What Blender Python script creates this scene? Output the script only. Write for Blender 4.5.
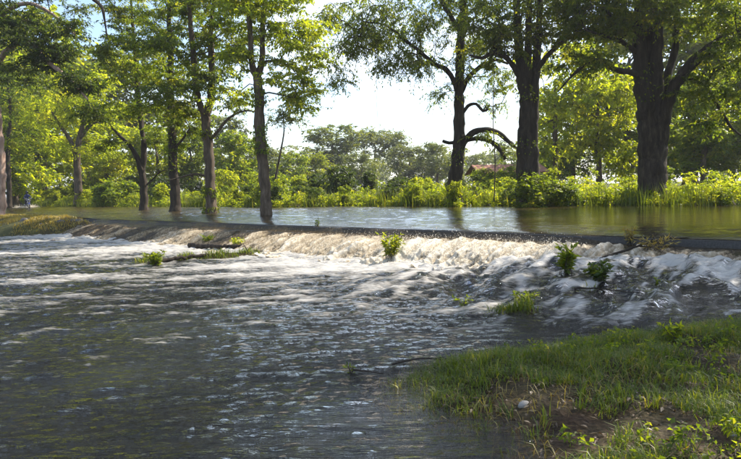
import bpy, math, random
import numpy as np
from mathutils import Vector, Matrix

for o in list(bpy.data.objects):
    bpy.data.objects.remove(o)
SC = bpy.context.scene
COL = SC.collection
RNG = np.random.default_rng(7)
random.seed(7)

# ------------------------------------------------------------------ camera
CAM_Z = 1.1
PITCH, ROLL = math.radians(3.99), math.radians(1.39)
FPX = 581.0                                   # focal length in photo pixels (741 wide)
cam_d = bpy.data.cameras.new('camera')
cam = bpy.data.objects.new('camera', cam_d)
COL.objects.link(cam)
cam_d.sensor_width = 36.0
cam_d.lens = 36.0 * FPX / 741.0
cam_d.clip_start = 0.05
cam_d.clip_end = 6000
fw = Vector((0, math.cos(PITCH), -math.sin(PITCH)))
rt0 = Vector((1, 0, 0))
up0 = rt0.cross(fw)
rt = (rt0 * math.cos(ROLL) - up0 * math.sin(ROLL))
up = (up0 * math.cos(ROLL) + rt0 * math.sin(ROLL))
cam.matrix_world = Matrix(((rt.x, up.x, -fw.x, 0), (rt.y, up.y, -fw.y, 0),
                           (rt.z, up.z, -fw.z, CAM_Z), (0, 0, 0, 1)))
SC.camera = cam

# ------------------------------------------------------------------ sky, sun, exposure
SUN_AZ = math.radians(58)       # to the right of the view direction
SUN_EL = math.radians(45)
world = bpy.data.worlds.new('World')
SC.world = world
world.use_nodes = True
wn, wl = world.node_tree.nodes, world.node_tree.links
wn.clear()
sky = wn.new('ShaderNodeTexSky')
sky.sky_type = 'NISHITA'
sky.sun_disc = False
sky.sun_elevation = SUN_EL
sky.sun_rotation = SUN_AZ
sky.dust_density = 1.0
sky.air_density = 1.0
wtc = wn.new('ShaderNodeTexCoord')
wmap = wn.new('ShaderNodeMapping')
wmap.inputs['Scale'].default_value = (1.0, 1.0, 3.2)
wl.new(wtc.outputs['Generated'], wmap.inputs['Vector'])
wnoise = wn.new('ShaderNodeTexNoise')
wnoise.inputs['Scale'].default_value = 2.3
wnoise.inputs['Detail'].default_value = 7
wnoise.inputs['Roughness'].default_value = 0.55
wl.new(wmap.outputs['Vector'], wnoise.inputs['Vector'])
wramp = wn.new('ShaderNodeValToRGB')
wramp.color_ramp.elements[0].position = 0.49
wramp.color_ramp.elements[1].position = 0.74
wl.new(wnoise.outputs['Fac'], wramp.inputs['Fac'])
wmix = wn.new('ShaderNodeMixRGB')
wmix.inputs['Color2'].default_value = (7.0, 7.4, 7.9, 1)
wl.new(wramp.outputs['Color'], wmix.inputs['Fac'])
wl.new(sky.outputs['Color'], wmix.inputs['Color1'])
bg = wn.new('ShaderNodeBackground')
bg.inputs['Strength'].default_value = 0.13
wl.new(wmix.outputs['Color'], bg.inputs['Color'])
wo = wn.new('ShaderNodeOutputWorld')
wl.new(bg.outputs['Background'], wo.inputs['Surface'])

sun_d = bpy.data.lights.new('sun', 'SUN')
sun_d.energy = 4.6
sun_d.angle = math.radians(0.55)
sun_d.color = (1.0, 0.91, 0.76)
sun = bpy.data.objects.new('sun', sun_d)
COL.objects.link(sun)
to_sun = Vector((math.sin(SUN_AZ) * math.cos(SUN_EL), math.cos(SUN_AZ) * math.cos(SUN_EL), math.sin(SUN_EL)))
sun.rotation_euler = to_sun.to_track_quat('Z', 'Y').to_euler()
sun.location = to_sun * 60

SC.view_settings.view_transform = 'Standard'
SC.view_settings.look = 'None'
SC.view_settings.gamma = 1.0
SC.view_settings.exposure = 1.2
SC.view_settings.use_curve_mapping = False
SC.render.engine = 'CYCLES'
SC.cycles.use_denoising = True
SC.cycles.max_bounces = 6
SC.cycles.diffuse_bounces = 3
SC.cycles.glossy_bounces = 3
SC.cycles.transmission_bounces = 4
SC.cycles.transparent_max_bounces = 8
SC.cycles.caustics_reflective = False
SC.cycles.caustics_refractive = False
SC.cycles.sample_clamp_indirect = 6.0


def P(px, py, Y):
    """A point of the place seen at photo pixel (px,py), Y metres ahead of the camera."""
    d = fw * FPX + rt * (px - 370.5) - up * (py - 229.5)
    k = Y / d.y
    return np.array((d.x * k, Y, CAM_Z + d.z * k))


# ------------------------------------------------------------------ numeric noise
def _hash(ix, iy, seed):
    h = (ix.astype(np.int64) * 374761393 + iy.astype(np.int64) * 668265263 + seed * 974711) & 0xFFFFFFFF
    h = ((h ^ (h >> 13)) * 1274126177) & 0xFFFFFFFF
    h = h ^ (h >> 16)
    return (h & 0xFFFFFF) / float(0xFFFFFF)


def vn(x, y, seed=0):
    x = np.asarray(x, float); y = np.asarray(y, float)
    ix, iy = np.floor(x), np.floor(y)
    fx, fy = x - ix, y - iy
    fx = fx * fx * fx * (fx * (fx * 6 - 15) + 10); fy = fy * fy * fy * (fy * (fy * 6 - 15) + 10)
    a = _hash(ix, iy, seed); b = _hash(ix + 1, iy, seed)
    c = _hash(ix, iy + 1, seed); d = _hash(ix + 1, iy + 1, seed)
    return (a + (b - a) * fx) * (1 - fy) + (c + (d - c) * fx) * fy


def fbm(x, y, octv=4, seed=0, gain=0.5):
    t, a, n = 0.0, 1.0, 0.0
    c, s_ = math.cos(0.6), math.sin(0.6)
    for k in range(octv):
        t = t + a * vn(x, y, seed + k * 17); n += a; a *= gain
        x, y = (x * c - y * s_) * 2.03 + 3.1, (x * s_ + y * c) * 2.03 - 1.7
    return t / n


def ridged(x, y, octv=4, seed=0):
    t, a, n = 0.0, 1.0, 0.0
    c, s_ = math.cos(0.5), math.sin(0.5)
    for k in range(octv):
        t = t + a * (1 - np.abs(2 * vn(x, y, seed + k * 23) - 1)); n += a; a *= 0.5
        x, y = (x * c - y * s_) * 2.05 + 1.3, (x * s_ + y * c) * 2.05 - 4.1
    return t / n


def sst(a, b, x):
    t = np.clip((np.asarray(x, float) - a) / (b - a), 0, 1)
    return t * t * (3 - 2 * t)


# ------------------------------------------------------------------ mesh helpers
class MB:
    """Collects vertices and faces (numpy) and links them as one mesh object."""
    def __init__(self):
        self.v, self.q, self.t, self.n, self.a = [], [], [], 0, []

    def add(self, v, quads=None, tris=None, tint=None):
        v = np.asarray(v, float).reshape(-1, 3)
        if quads is not None and len(quads):
            self.q.append(np.asarray(quads, np.int64) + self.n)
        if tris is not None and len(tris):
            self.t.append(np.asarray(tris, np.int64) + self.n)
        self.v.append(v)
        if tint is None:
            tint = np.zeros(len(v))
        self.a.append(np.broadcast_to(np.asarray(tint, float), (len(v),)))
        self.n += len(v)

    def mesh(self, name, mat, smooth=True, origin=(0, 0, 0), attrs=None):
        v = np.concatenate(self.v) - np.asarray(origin, float)
        q = np.concatenate(self.q) if self.q else np.zeros((0, 4), np.int64)
        t = np.concatenate(self.t) if self.t else np.zeros((0, 3), np.int64)
        me = bpy.data.meshes.new(name)
        me.vertices.add(len(v))
        me.vertices.foreach_set('co', v.ravel())
        nl = len(q) * 4 + len(t) * 3
        me.loops.add(nl)
        me.loops.foreach_set('vertex_index', np.concatenate([q.ravel(), t.ravel()]).astype(np.int32))
        me.polygons.add(len(q) + len(t))
        st = np.concatenate([np.arange(len(q)) * 4, len(q) * 4 + np.arange(len(t)) * 3]).astype(np.int32)
        me.polygons.foreach_set('loop_start', st)
        me.polygons.foreach_set('use_smooth', np.full(len(q) + len(t), smooth))
        at = me.attributes.new('tint', 'FLOAT', 'POINT')
        at.data.foreach_set('value', np.concatenate(self.a).astype(np.float32))
        for k, val in (attrs or {}).items():
            at = me.attributes.new(k, 'FLOAT', 'POINT')
            at.data.foreach_set('value', np.asarray(val, np.float32).ravel())
        me.update(calc_edges=True)
        if mat is not None:
            me.materials.append(mat)
        return me

    def build(self, name, mat, parent=None, smooth=True, origin=None, attrs=None):
        if origin is None:
            origin = tuple(parent.location) if parent is not None and parent.parent is None else (0, 0, 0)
            if parent is not None and parent.parent is not None:
                origin = tuple(parent.parent.location)
        o = bpy.data.objects.new(name, self.mesh(name, mat, smooth, origin, attrs))
        COL.objects.link(o)
        if parent is not None:
            o.parent = parent
        return o


def tag(o, label=None, cat=None, group=None, kind=None):
    if label: o['label'] = label
    if cat: o['category'] = cat
    if group: o['group'] = group
    if kind: o['kind'] = kind
    return o


def empty(name, loc):
    o = bpy.data.objects.new(name, None)
    o.empty_display_size = 0.2
    COL.objects.link(o)
    o.location = tuple(float(c) for c in loc)
    return o


def copy_tree(o, parent=None):
    kids = list(o.children)
    c = o.copy(); COL.objects.link(c); c.parent = parent
    for k in kids:
        copy_tree(k, c)
    return c


def grid_faces(nr, nc):
    i = np.arange(nr - 1)[:, None] * nc + np.arange(nc - 1)[None, :]
    i = i.ravel()
    return np.stack([i, i + 1, i + nc + 1, i + nc], 1)


def resample(pts, step):
    pts = np.asarray(pts, float)
    if len(pts) > 2:                            # Catmull-Rom
        P_ = np.vstack([2 * pts[0] - pts[1], pts, 2 * pts[-1] - pts[-2]])
        out = []
        for i in range(1, len(P_) - 2):
            p0, p1, p2, p3 = P_[i - 1], P_[i], P_[i + 1], P_[i + 2]
            n = max(2, int(np.linalg.norm((p2 - p1)[:3]) / step) + 1)
            for k in range(n):
                t = k / n
                out.append(0.5 * ((2 * p1) + (-p0 + p2) * t + (2 * p0 - 5 * p1 + 4 * p2 - p3) * t * t + (-p0 + 3 * p1 - 3 * p2 + p3) * t ** 3))
        out.append(pts[-1])
        return np.array(out)
    n = max(2, int(np.linalg.norm((pts[1] - pts[0])[:3]) / step) + 1)
    return pts[0] + (pts[1] - pts[0]) * np.linspace(0, 1, n)[:, None]


def tube(mb, pts, rad, sides=8, bump=0.0, seed=0, cap=True, tint=0.0):
    pts = np.asarray(pts, float); rad = np.asarray(rad, float)
    n = len(pts)
    tg = np.gradient(pts, axis=0)
    tg /= np.linalg.norm(tg, axis=1)[:, None] + 1e-9
    ref = np.array((0.0, 0.0, 1.0)) if abs(tg[0][2]) < 0.9 else np.array((1.0, 0.0, 0.0))
    a = np.cross(tg[0], ref); a /= np.linalg.norm(a)
    V = np.zeros((n, sides, 3))
    ang = np.arange(sides) / sides * 2 * math.pi
    L = np.concatenate([[0], np.cumsum(np.linalg.norm(np.diff(pts, axis=0), axis=1))])
    for i in range(n):
        a = a - tg[i] * np.dot(a, tg[i]); a /= np.linalg.norm(a) + 1e-9
        b = np.cross(tg[i], a)
        r = np.full(sides, rad[i])
        if bump:
            r = r * (1 + bump * (2 * vn(np.cos(ang) * 1.6 + 7.3 + seed, np.sin(ang) * 1.6 + L[i] * 0.5 / max(rad[0], .05) * 0.25, seed) - 1)
                     + 0.4 * bump * (2 * vn(np.cos(ang) * 4 + 3.3, np.sin(ang) * 4 + L[i] * 3.0, seed + 5) - 1))
        V[i] = pts[i] + np.outer(np.cos(ang) * r, a) + np.outer(np.sin(ang) * r, b)
    idx = np.arange(n)[:, None] * sides + np.arange(sides)[None, :]
    q = np.stack([idx[:-1], np.roll(idx, -1, 1)[:-1], np.roll(idx, -1, 1)[1:], idx[1:]], -1).reshape(-1, 4)
    v = V.reshape(-1, 3)
    tris = None
    if cap:
        v = np.vstack([v, pts[-1] + tg[-1] * rad[-1] * 0.5, pts[0] - tg[0] * rad[0] * 0.2])
        e = (n - 1) * sides
        tris = [(e + k, e + (k + 1) % sides, n * sides) for k in range(sides)] + [((k + 1) % sides, k, n * sides + 1) for k in range(sides)]
    mb.add(v, q, tris, tint)


def unit(v):
    return v / (np.linalg.norm(v, axis=-1, keepdims=True) + 1e-9)


def leaf_quads(mb, base, dirs, nrm, ln, wd, tint, fold=0.25):
    """Folded pointed leaves: base, left, tip, right."""
    base = np.asarray(base); n = len(base)
    if n == 0:
        return
    dirs = unit(dirs)
    side = unit(np.cross(dirs, nrm))
    up_ = np.cross(side, dirs)
    ln = np.broadcast_to(ln, (n,))[:, None]; wd = np.broadcast_to(wd, (n,))[:, None]
    mid = base + dirs * ln * 0.45
    lft = mid + side * wd * 0.5 + up_ * wd * fold
    rgt = mid - side * wd * 0.5 + up_ * wd * fold
    tip = base + dirs * ln - up_ * ln * 0.08
    v = np.stack([base, lft, tip, rgt], 1).reshape(-1, 3)
    i = np.arange(n) * 4
    t = np.concatenate([np.stack([i, i + 2, i + 1], 1), np.stack([i, i + 3, i + 2], 1)])
    mb.add(v, None, t, np.repeat(np.broadcast_to(tint, (n,)), 4))


# ------------------------------------------------------------------ materials
def new_mat(name):
    m = bpy.data.materials.new(name)
    m.use_nodes = True
    nt = m.node_tree
    nt.nodes.clear()
    out = nt.nodes.new('ShaderNodeOutputMaterial')
    return m, nt, out


def N(nt, typ, **kw):
    n = nt.nodes.new(typ)
    for k, v in kw.items():
        if k in n.inputs:
            n.inputs[k].default_value = v
        else:
            setattr(n, k, v)
    return n


def ramp(nt, fac, stops):
    r = nt.nodes.new('ShaderNodeValToRGB')
    els = r.color_ramp.elements
    while len(els) < len(stops):
        els.new(0.5)
    for e, (p, c) in zip(els, stops):
        e.position = p
        e.color = (*c, 1) if len(c) == 3 else c
    nt.links.new(fac, r.inputs['Fac'])
    return r


def leaf_mat(name, c1, c2, c3, trans=0.6, rough=0.45, tcol=(3.2, 2.75, 0.6)):
    m, nt, out = new_mat(name)
    at = N(nt, 'ShaderNodeAttribute', attribute_name='tint')
    oi = N(nt, 'ShaderNodeObjectInfo')
    r = ramp(nt, at.outputs['Fac'], [(0.0, c1), (0.55, c2), (1.0, c3)])
    hs = N(nt, 'ShaderNodeHueSaturation')
    mr = N(nt, 'ShaderNodeMapRange'); mr.inputs['To Min'].default_value = 0.82; mr.inputs['To Max'].default_value = 1.18
    nt.links.new(oi.outputs['Random'], mr.inputs['Value'])
    nt.links.new(mr.outputs['Result'], hs.inputs['Value'])
    nt.links.new(r.outputs['Color'], hs.inputs['Color'])
    p = N(nt, 'ShaderNodeBsdfPrincipled', Roughness=rough)
    p.inputs['Specular IOR Level'].default_value = 0.35
    nt.links.new(hs.outputs['Color'], p.inputs['Base Color'])
    t = N(nt, 'ShaderNodeBsdfTranslucent')
    mul = N(nt, 'ShaderNodeMixRGB', blend_type='MULTIPLY')
    mul.inputs['Fac'].default_value = 1.0
    mul.inputs['Color2'].default_value = (*tcol, 1)
    nt.links.new(hs.outputs['Color'], mul.inputs['Color1'])
    nt.links.new(mul.outputs['Color'], t.inputs['Color'])
    mx = N(nt, 'ShaderNodeMixShader'); mx.inputs['Fac'].default_value = trans
    nt.links.new(p.outputs[0], mx.inputs[1]); nt.links.new(t.outputs[0], mx.inputs[2])
    nt.links.new(mx.outputs[0], out.inputs['Surface'])
    return m


def rough_mat(name, c1, c2, scale=6.0, rough=0.9, bump=0.4, stretch=(1, 1, 1), c3=None, spec=0.3, detail=6, dist=0.03):
    m, nt, out = new_mat(name)
    tc = N(nt, 'ShaderNodeTexCoord')
    mp = N(nt, 'ShaderNodeMapping'); mp.inputs['Scale'].default_value = stretch
    nt.links.new(tc.outputs['Object'], mp.inputs['Vector'])
    no = N(nt, 'ShaderNodeTexNoise', Scale=scale, Detail=detail, Roughness=0.65)
    nt.links.new(mp.outputs['Vector'], no.inputs['Vector'])
    stops = [(0.32, c1), (0.68, c2)] if c3 is None else [(0.3, c1), (0.52, c2), (0.72, c3)]
    r = ramp(nt, no.outputs['Fac'], stops)
    p = N(nt, 'ShaderNodeBsdfPrincipled', Roughness=rough)
    p.inputs['Specular IOR Level'].default_value = spec
    nt.links.new(r.outputs['Color'], p.inputs['Base Color'])
    b = N(nt, 'ShaderNodeBump', Strength=bump, Distance=dist)
    nt.links.new(no.outputs['Fac'], b.inputs['Height'])
    nt.links.new(b.outputs['Normal'], p.inputs['Normal'])
    nt.links.new(p.outputs[0], out.inputs['Surface'])
    return m


def plain_mat(name, c, rough=0.5, metal=0.0):
    return rough_mat(name, tuple(x * 0.85 for x in c), tuple(min(1, x * 1.12) for x in c), scale=9, rough=rough, bump=0.05)


M = {}
M['leaf_mid'] = leaf_mat('leaf_mid', (0.040, 0.072, 0.012), (0.095, 0.14, 0.02), (0.19, 0.20, 0.026))
M['leaf_yellow'] = leaf_mat('leaf_yellow', (0.10, 0.15, 0.014), (0.18, 0.225, 0.02), (0.27, 0.28, 0.03), trans=0.62)
M['leaf_dark'] = leaf_mat('leaf_dark', (0.020, 0.040, 0.012), (0.042, 0.072, 0.018), (0.085, 0.11, 0.022), trans=0.45)
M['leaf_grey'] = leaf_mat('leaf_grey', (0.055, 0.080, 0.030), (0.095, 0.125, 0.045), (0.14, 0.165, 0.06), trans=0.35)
M['leaf_fresh'] = leaf_mat('leaf_fresh', (0.07, 0.11, 0.014), (0.14, 0.185, 0.022), (0.24, 0.25, 0.035))
M['grass'] = leaf_mat('grass_blades', (0.045, 0.075, 0.012), (0.085, 0.125, 0.018), (0.21, 0.20, 0.045), trans=0.4)
M['dry_grass'] = leaf_mat('dry_grass', (0.16, 0.12, 0.04), (0.25, 0.2, 0.06), (0.3, 0.28, 0.08), trans=0.25)
M['litter'] = leaf_mat('dead_leaves', (0.06, 0.038, 0.022), (0.13, 0.085, 0.05), (0.26, 0.2, 0.13), trans=0.1)
M['bark'] = rough_mat('bark', (0.03, 0.022, 0.015), (0.09, 0.066, 0.045), 7, 0.9, 0.8, (1, 1, 0.22), c3=(0.17, 0.135, 0.10), dist=0.07)
M['bark_dark'] = rough_mat('bark_dark', (0.012, 0.009, 0.007), (0.035, 0.026, 0.018), 7, 0.9, 0.9, (1, 1, 0.18), c3=(0.08, 0.062, 0.045), dist=0.08)
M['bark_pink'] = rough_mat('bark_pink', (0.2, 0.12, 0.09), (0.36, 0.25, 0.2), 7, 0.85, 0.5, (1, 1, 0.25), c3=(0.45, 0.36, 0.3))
M['twig'] = rough_mat('twig', (0.05, 0.04, 0.03), (0.12, 0.1, 0.075), 9, 0.9, 0.3)

# ------------------------------------------------------------------ the lie of the land
# s runs along the road (positive to the right and nearer), t across it (positive upstream, away)
UX, UY = 0.758, -0.652
NX, NY = 0.652, 0.758
T0 = 12.9


def st(x, y):
    return UX * x + UY * y, NX * x + NY * y - T0


def xy(s, t):
    t = t + T0
    return UX * s + NX * t, UY * s + NY * t


def road_mid(s):
    return 2.0 + 9.0 * sst(-32, -78, s) + np.clip(-78 - np.asarray(s, float), 0, None) * 0.35


def shore_t(s):
    return np.interp(s, [-200, -110, -72, -32, -22, -12, -4, 30, 200], [60, 24, 14.0, 13.6, 15.6, 17.2, 17.2, 18, 30]) \
        + 1.6 * (fbm(np.asarray(s) * 0.16, 0.3, 3, 41) - 0.5)


def fall_on(s):                                  # where the water pours over the road's edge
    return sst(-32.0, -28.5, s) * (1 - sst(16, 20, s))


def level(s, t):                                 # downstream water level at rest
    k = sst(-8.0, -2.5, s)
    return -0.75 + 0.36 * k * (1 - sst(1.3, 5.2, -np.asarray(t, float)))


BANK = np.array([(0.55, 2.0), (0.45, 3.6), (0.15, 4.8), (-0.05, 5.6), (0.7, 6.3), (1.9, 6.75), (3.2, 7.2), (4.8, 7.65),
                 (7, 8.3), (12, 8.9), (24, 6), (24, -9), (-9, -9), (-4, -2.0), (-1.2, 0.6)])


def bank_sd(x, y):
    """Signed distance to the near bank's outline, positive on the bank."""
    x = np.asarray(x, float); y = np.asarray(y, float)
    best = np.full(x.shape, 1e9); inside = np.zeros(x.shape, bool)
    for i in range(len(BANK)):
        ax, ay = BANK[i]; bx, by = BANK[(i + 1) % len(BANK)]
        dx, dy = bx - ax, by - ay
        k = np.clip(((x - ax) * dx + (y - ay) * dy) / (dx * dx + dy * dy), 0, 1)
        best = np.minimum(best, np.hypot(x - ax - k * dx, y - ay - k * dy))
        c = ((ay > y) != (by > y)) & (x < (bx - ax) * (y - ay) / (by - ay + 1e-12) + ax)
        inside ^= c
    return np.where(inside, best, -best)


def seg_bump(x, y, a, b, w):
    dx, dy = b[0] - a[0], b[1] - a[1]
    k = np.clip(((x - a[0]) * dx + (y - a[1]) * dy) / (dx * dx + dy * dy), 0, 1)
    d = np.hypot(x - a[0] - k * dx, y - a[1] - k * dy)
    return np.exp(-(d / w) ** 2)


# mud bars and hummocks that break the surface below the fall
BARS = [((-7.2, 21.6), (-2.7, 17.6), 0.42, 0.42), ((-6.2, 15.6), (-3.3, 17.0), 0.38, 0.36),
        ((1.75, 8.15), (2.25, 8.3), 0.28, 0.36), ((3.35, 9.15), (3.75, 9.3), 0.25, 0.30), ((2.9, 9.6), (3.0, 9.7), 0.22, 0.28),
        ((0.35, 6.1), (0.75, 6.25), 0.2, 0.2)]


def ground_z(x, y):
    x = np.asarray(x, float); y = np.asarray(y, float)
    s, t = st(x, y)
    L = level(s, t)
    sd = bank_sd(x, y)
    rough = fbm(x * 1.7, y * 1.7, 4, 3) - 0.5
    fine = fbm(x * 6, y * 6, 3, 9) - 0.5
    # downstream
    z = L - 0.26 + 0.40 * sst(-0.8, 1.3, sd) + rough * (0.05 + 0.17 * sst(-0.5, 0.5, sd)) + fine * 0.05 + 0.12 * sst(3, 12, sd)
    z = z - 0.35 * sst(-1.2, -5, sd)
    z = z - 0.17 * np.exp(-(((x - 1.0) / 0.75) ** 2) - (((y - 4.15) / 0.8) ** 2))
    for a, b, w, h in BARS:
        z = np.maximum(z, L - 0.30 + h * seg_bump(x, y, a, b, w) * (0.8 + 0.9 * (rough + 0.5) * 0.5) + fine * 0.05)
    # the slope below the road
    f = fall_on(s)
    slope_wet = -0.22 - (0.85 + L * 0) * sst(-0.1, 2.0, -t) + rough * 0.1
    dry_edge = 3.4 + 2.2 * (fbm(s * 0.2, 1.7, 2, 77) - 0.5) + 2.0 * sst(-34, -46, s)
    slope_dry = 0.02 - 0.95 * sst(0.2, 1.0, -t / (dry_edge * 1.5)) + rough * 0.12 + fine * 0.05
    slope = slope_wet * f + slope_dry * (1 - f)
    near_slope = 1 - sst(1.8, 2.6, -t) * f - sst(5.5, 8.0, -t) * (1 - f)
    near_slope = np.clip(near_slope, 0, 1)
    z = z * (1 - near_slope) + np.maximum(slope, z - 0.3 * near_slope) * near_slope
    # upstream: under the road, the flooded verge, then the far land
    ts = shore_t(s)
    bed = -0.30 + 0.20 * rough
    land = 0.10 + 0.5 * sst(0, 9, t - ts) + rough * 0.22 * sst(-1, 4, t - ts)
    upz = bed + (land - bed) * sst(-1.3, 0.9, t - ts + rough * 1.5)
    rm = road_mid(s)
    under = np.abs(t - rm) < 2.6
    upz = np.where(under, np.minimum(upz, -0.24), upz)
    upz = np.where((t < rm) & (t > 0) & (s < -31), np.minimum(0.02 - 0.10 * sst(0.0, 0.8, t) , -0.04 + rough * 0.1), upz)
    k = sst(-0.12, 0.12, t)
    return z * (1 - k) + upz * k


M['ground'] = None


def ground_material():
    m, nt, out = new_mat('ground')
    tc = N(nt, 'ShaderNodeTexCoord')
    n1 = N(nt, 'ShaderNodeTexNoise', Scale=0.9, Detail=6, Roughness=0.6)
    n2 = N(nt, 'ShaderNodeTexNoise', Scale=14, Detail=6, Roughness=0.7)
    n3 = N(nt, 'ShaderNodeTexVoronoi', Scale=22)
    for n in (n1, n2, n3):
        nt.links.new(tc.outputs['Object'], n.inputs['Vector'])
    soil = ramp(nt, n2.outputs['Fac'], [(0.3, (0.012, 0.007, 0.004)), (0.55, (0.04, 0.021, 0.010)), (0.75, (0.085, 0.048, 0.025))])
    turf = ramp(nt, n2.outputs['Fac'], [(0.3, (0.04, 0.055, 0.014)), (0.6, (0.09, 0.10, 0.025)), (0.8, (0.15, 0.12, 0.05))])
    at = N(nt, 'ShaderNodeAttribute', attribute_name='turf')
    add = N(nt, 'ShaderNodeMath', operation='ADD'); sub = N(nt, 'ShaderNodeMath', operation='SUBTRACT')
    nt.links.new(at.outputs['Fac'], add.inputs[0]); nt.links.new(n1.outputs['Fac'], add.inputs[1])
    nt.links.new(add.outputs[0], sub.inputs[0]); sub.inputs[1].default_value = 0.55
    mx = N(nt, 'ShaderNodeMixRGB')
    mx.use_clamp = True
    nt.links.new(sub.outputs[0], mx.inputs['Fac'])
    nt.links.new(soil.outputs['Color'], mx.inputs['Color1']); nt.links.new(turf.outputs['Color'], mx.inputs['Color2'])
    p = N(nt, 'ShaderNodeBsdfPrincipled', Roughness=0.75)
    p.inputs['Specular IOR Level'].default_value = 0.2
    nt.links.new(mx.outputs['Color'], p.inputs['Base Color'])
    b = N(nt, 'ShaderNodeBump', Strength=0.7, Distance=0.03)
    ad2 = N(nt, 'ShaderNodeMath', operation='ADD')
    nt.links.new(n2.outputs['Fac'], ad2.inputs[0]); nt.links.new(n3.outputs['Distance'], ad2.inputs[1])
    nt.links.new(ad2.outputs[0], b.inputs['Height'])
    nt.links.new(b.outputs['Normal'], p.inputs['Normal'])
    nt.links.new(p.outputs[0], out.inputs['Surface'])
    return m


def axis(parts):
    out = []
    for a, b, h in parts:
        n = max(1, int(round((b - a) / h)))
        out += list(np.linspace(a, b, n, endpoint=False))
    out.append(parts[-1][1])
    return np.array(out)


gx = axis([(-3000, -400, 400), (-400, -90, 20), (-90, -32, 2.0), (-32, -8, 0.22), (-8, -0.6, 0.12), (-0.6, 6.5, 0.07), (6.5, 12, 0.25), (12, 40, 1.2), (40, 140, 8), (140, 400, 40), (400, 3000, 400)])
gy = axis([(-3000, -300, 400), (-300, -40, 30), (-40, -2, 1.5), (-2, 2.4, 0.3), (2.4, 9.5, 0.07), (9.5, 24, 0.14), (24, 42, 0.3), (42, 90, 1.2), (90, 400, 15), (400, 4000, 400)])
GX, GY = np.meshgrid(gx, gy)
GZ = ground_z(GX, GY)
S_, T_ = st(GX, GY)
turf = 0.25 + 0.5 * sst(0, 3, T_ - shore_t(S_)) + 0.35 * (1 - fall_on(S_)) * sst(0.3, 1.2, -T_) - 0.1 * sst(0, 1, bank_sd(GX, GY))
mb = MB()
mb.add(np.stack([GX, GY, GZ], -1).reshape(-1, 3), grid_faces(len(gy), len(gx)))
g = mb.build('ground', ground_material(), attrs={'turf': turf})
tag(g, kind='structure')


def ground_at(x, y):
    return float(ground_z(np.array([x]), np.array([y]))[0])


# ------------------------------------------------------------------ the flooded road: an asphalt slab with a broken edge
M['asphalt'] = rough_mat('asphalt', (0.022, 0.021, 0.02), (0.05, 0.048, 0.045), 30, 0.75, 0.5, c3=(0.075, 0.07, 0.065), dist=0.012)
ss = np.arange(-130, 45, 0.5)
rm = road_mid(ss)
rows = []
for k, (off, z) in enumerate([(-1.92, -0.24), (-1.90, -0.075), (-1.0, -0.055), (0, -0.05), (1.0, -0.055), (1.9, -0.07), (1.92, -0.24)]):
    jag = 0.10 * (fbm(ss * 1.1, 0.5, 3, 12) - 0.5) if k in (0, 1) else 0.0
    x, y = xy(ss, rm + off + jag)
    rows.append(np.stack([x, y, np.full_like(x, z) + 0.015 * (fbm(ss * 0.3, off * 1.0, 2, 8) - 0.5)], -1))
mb = MB()
mb.add(np.array(rows).reshape(-1, 3), grid_faces(len(rows), len(ss)))
tag(mb.build('road', M['asphalt']), kind='structure')


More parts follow.
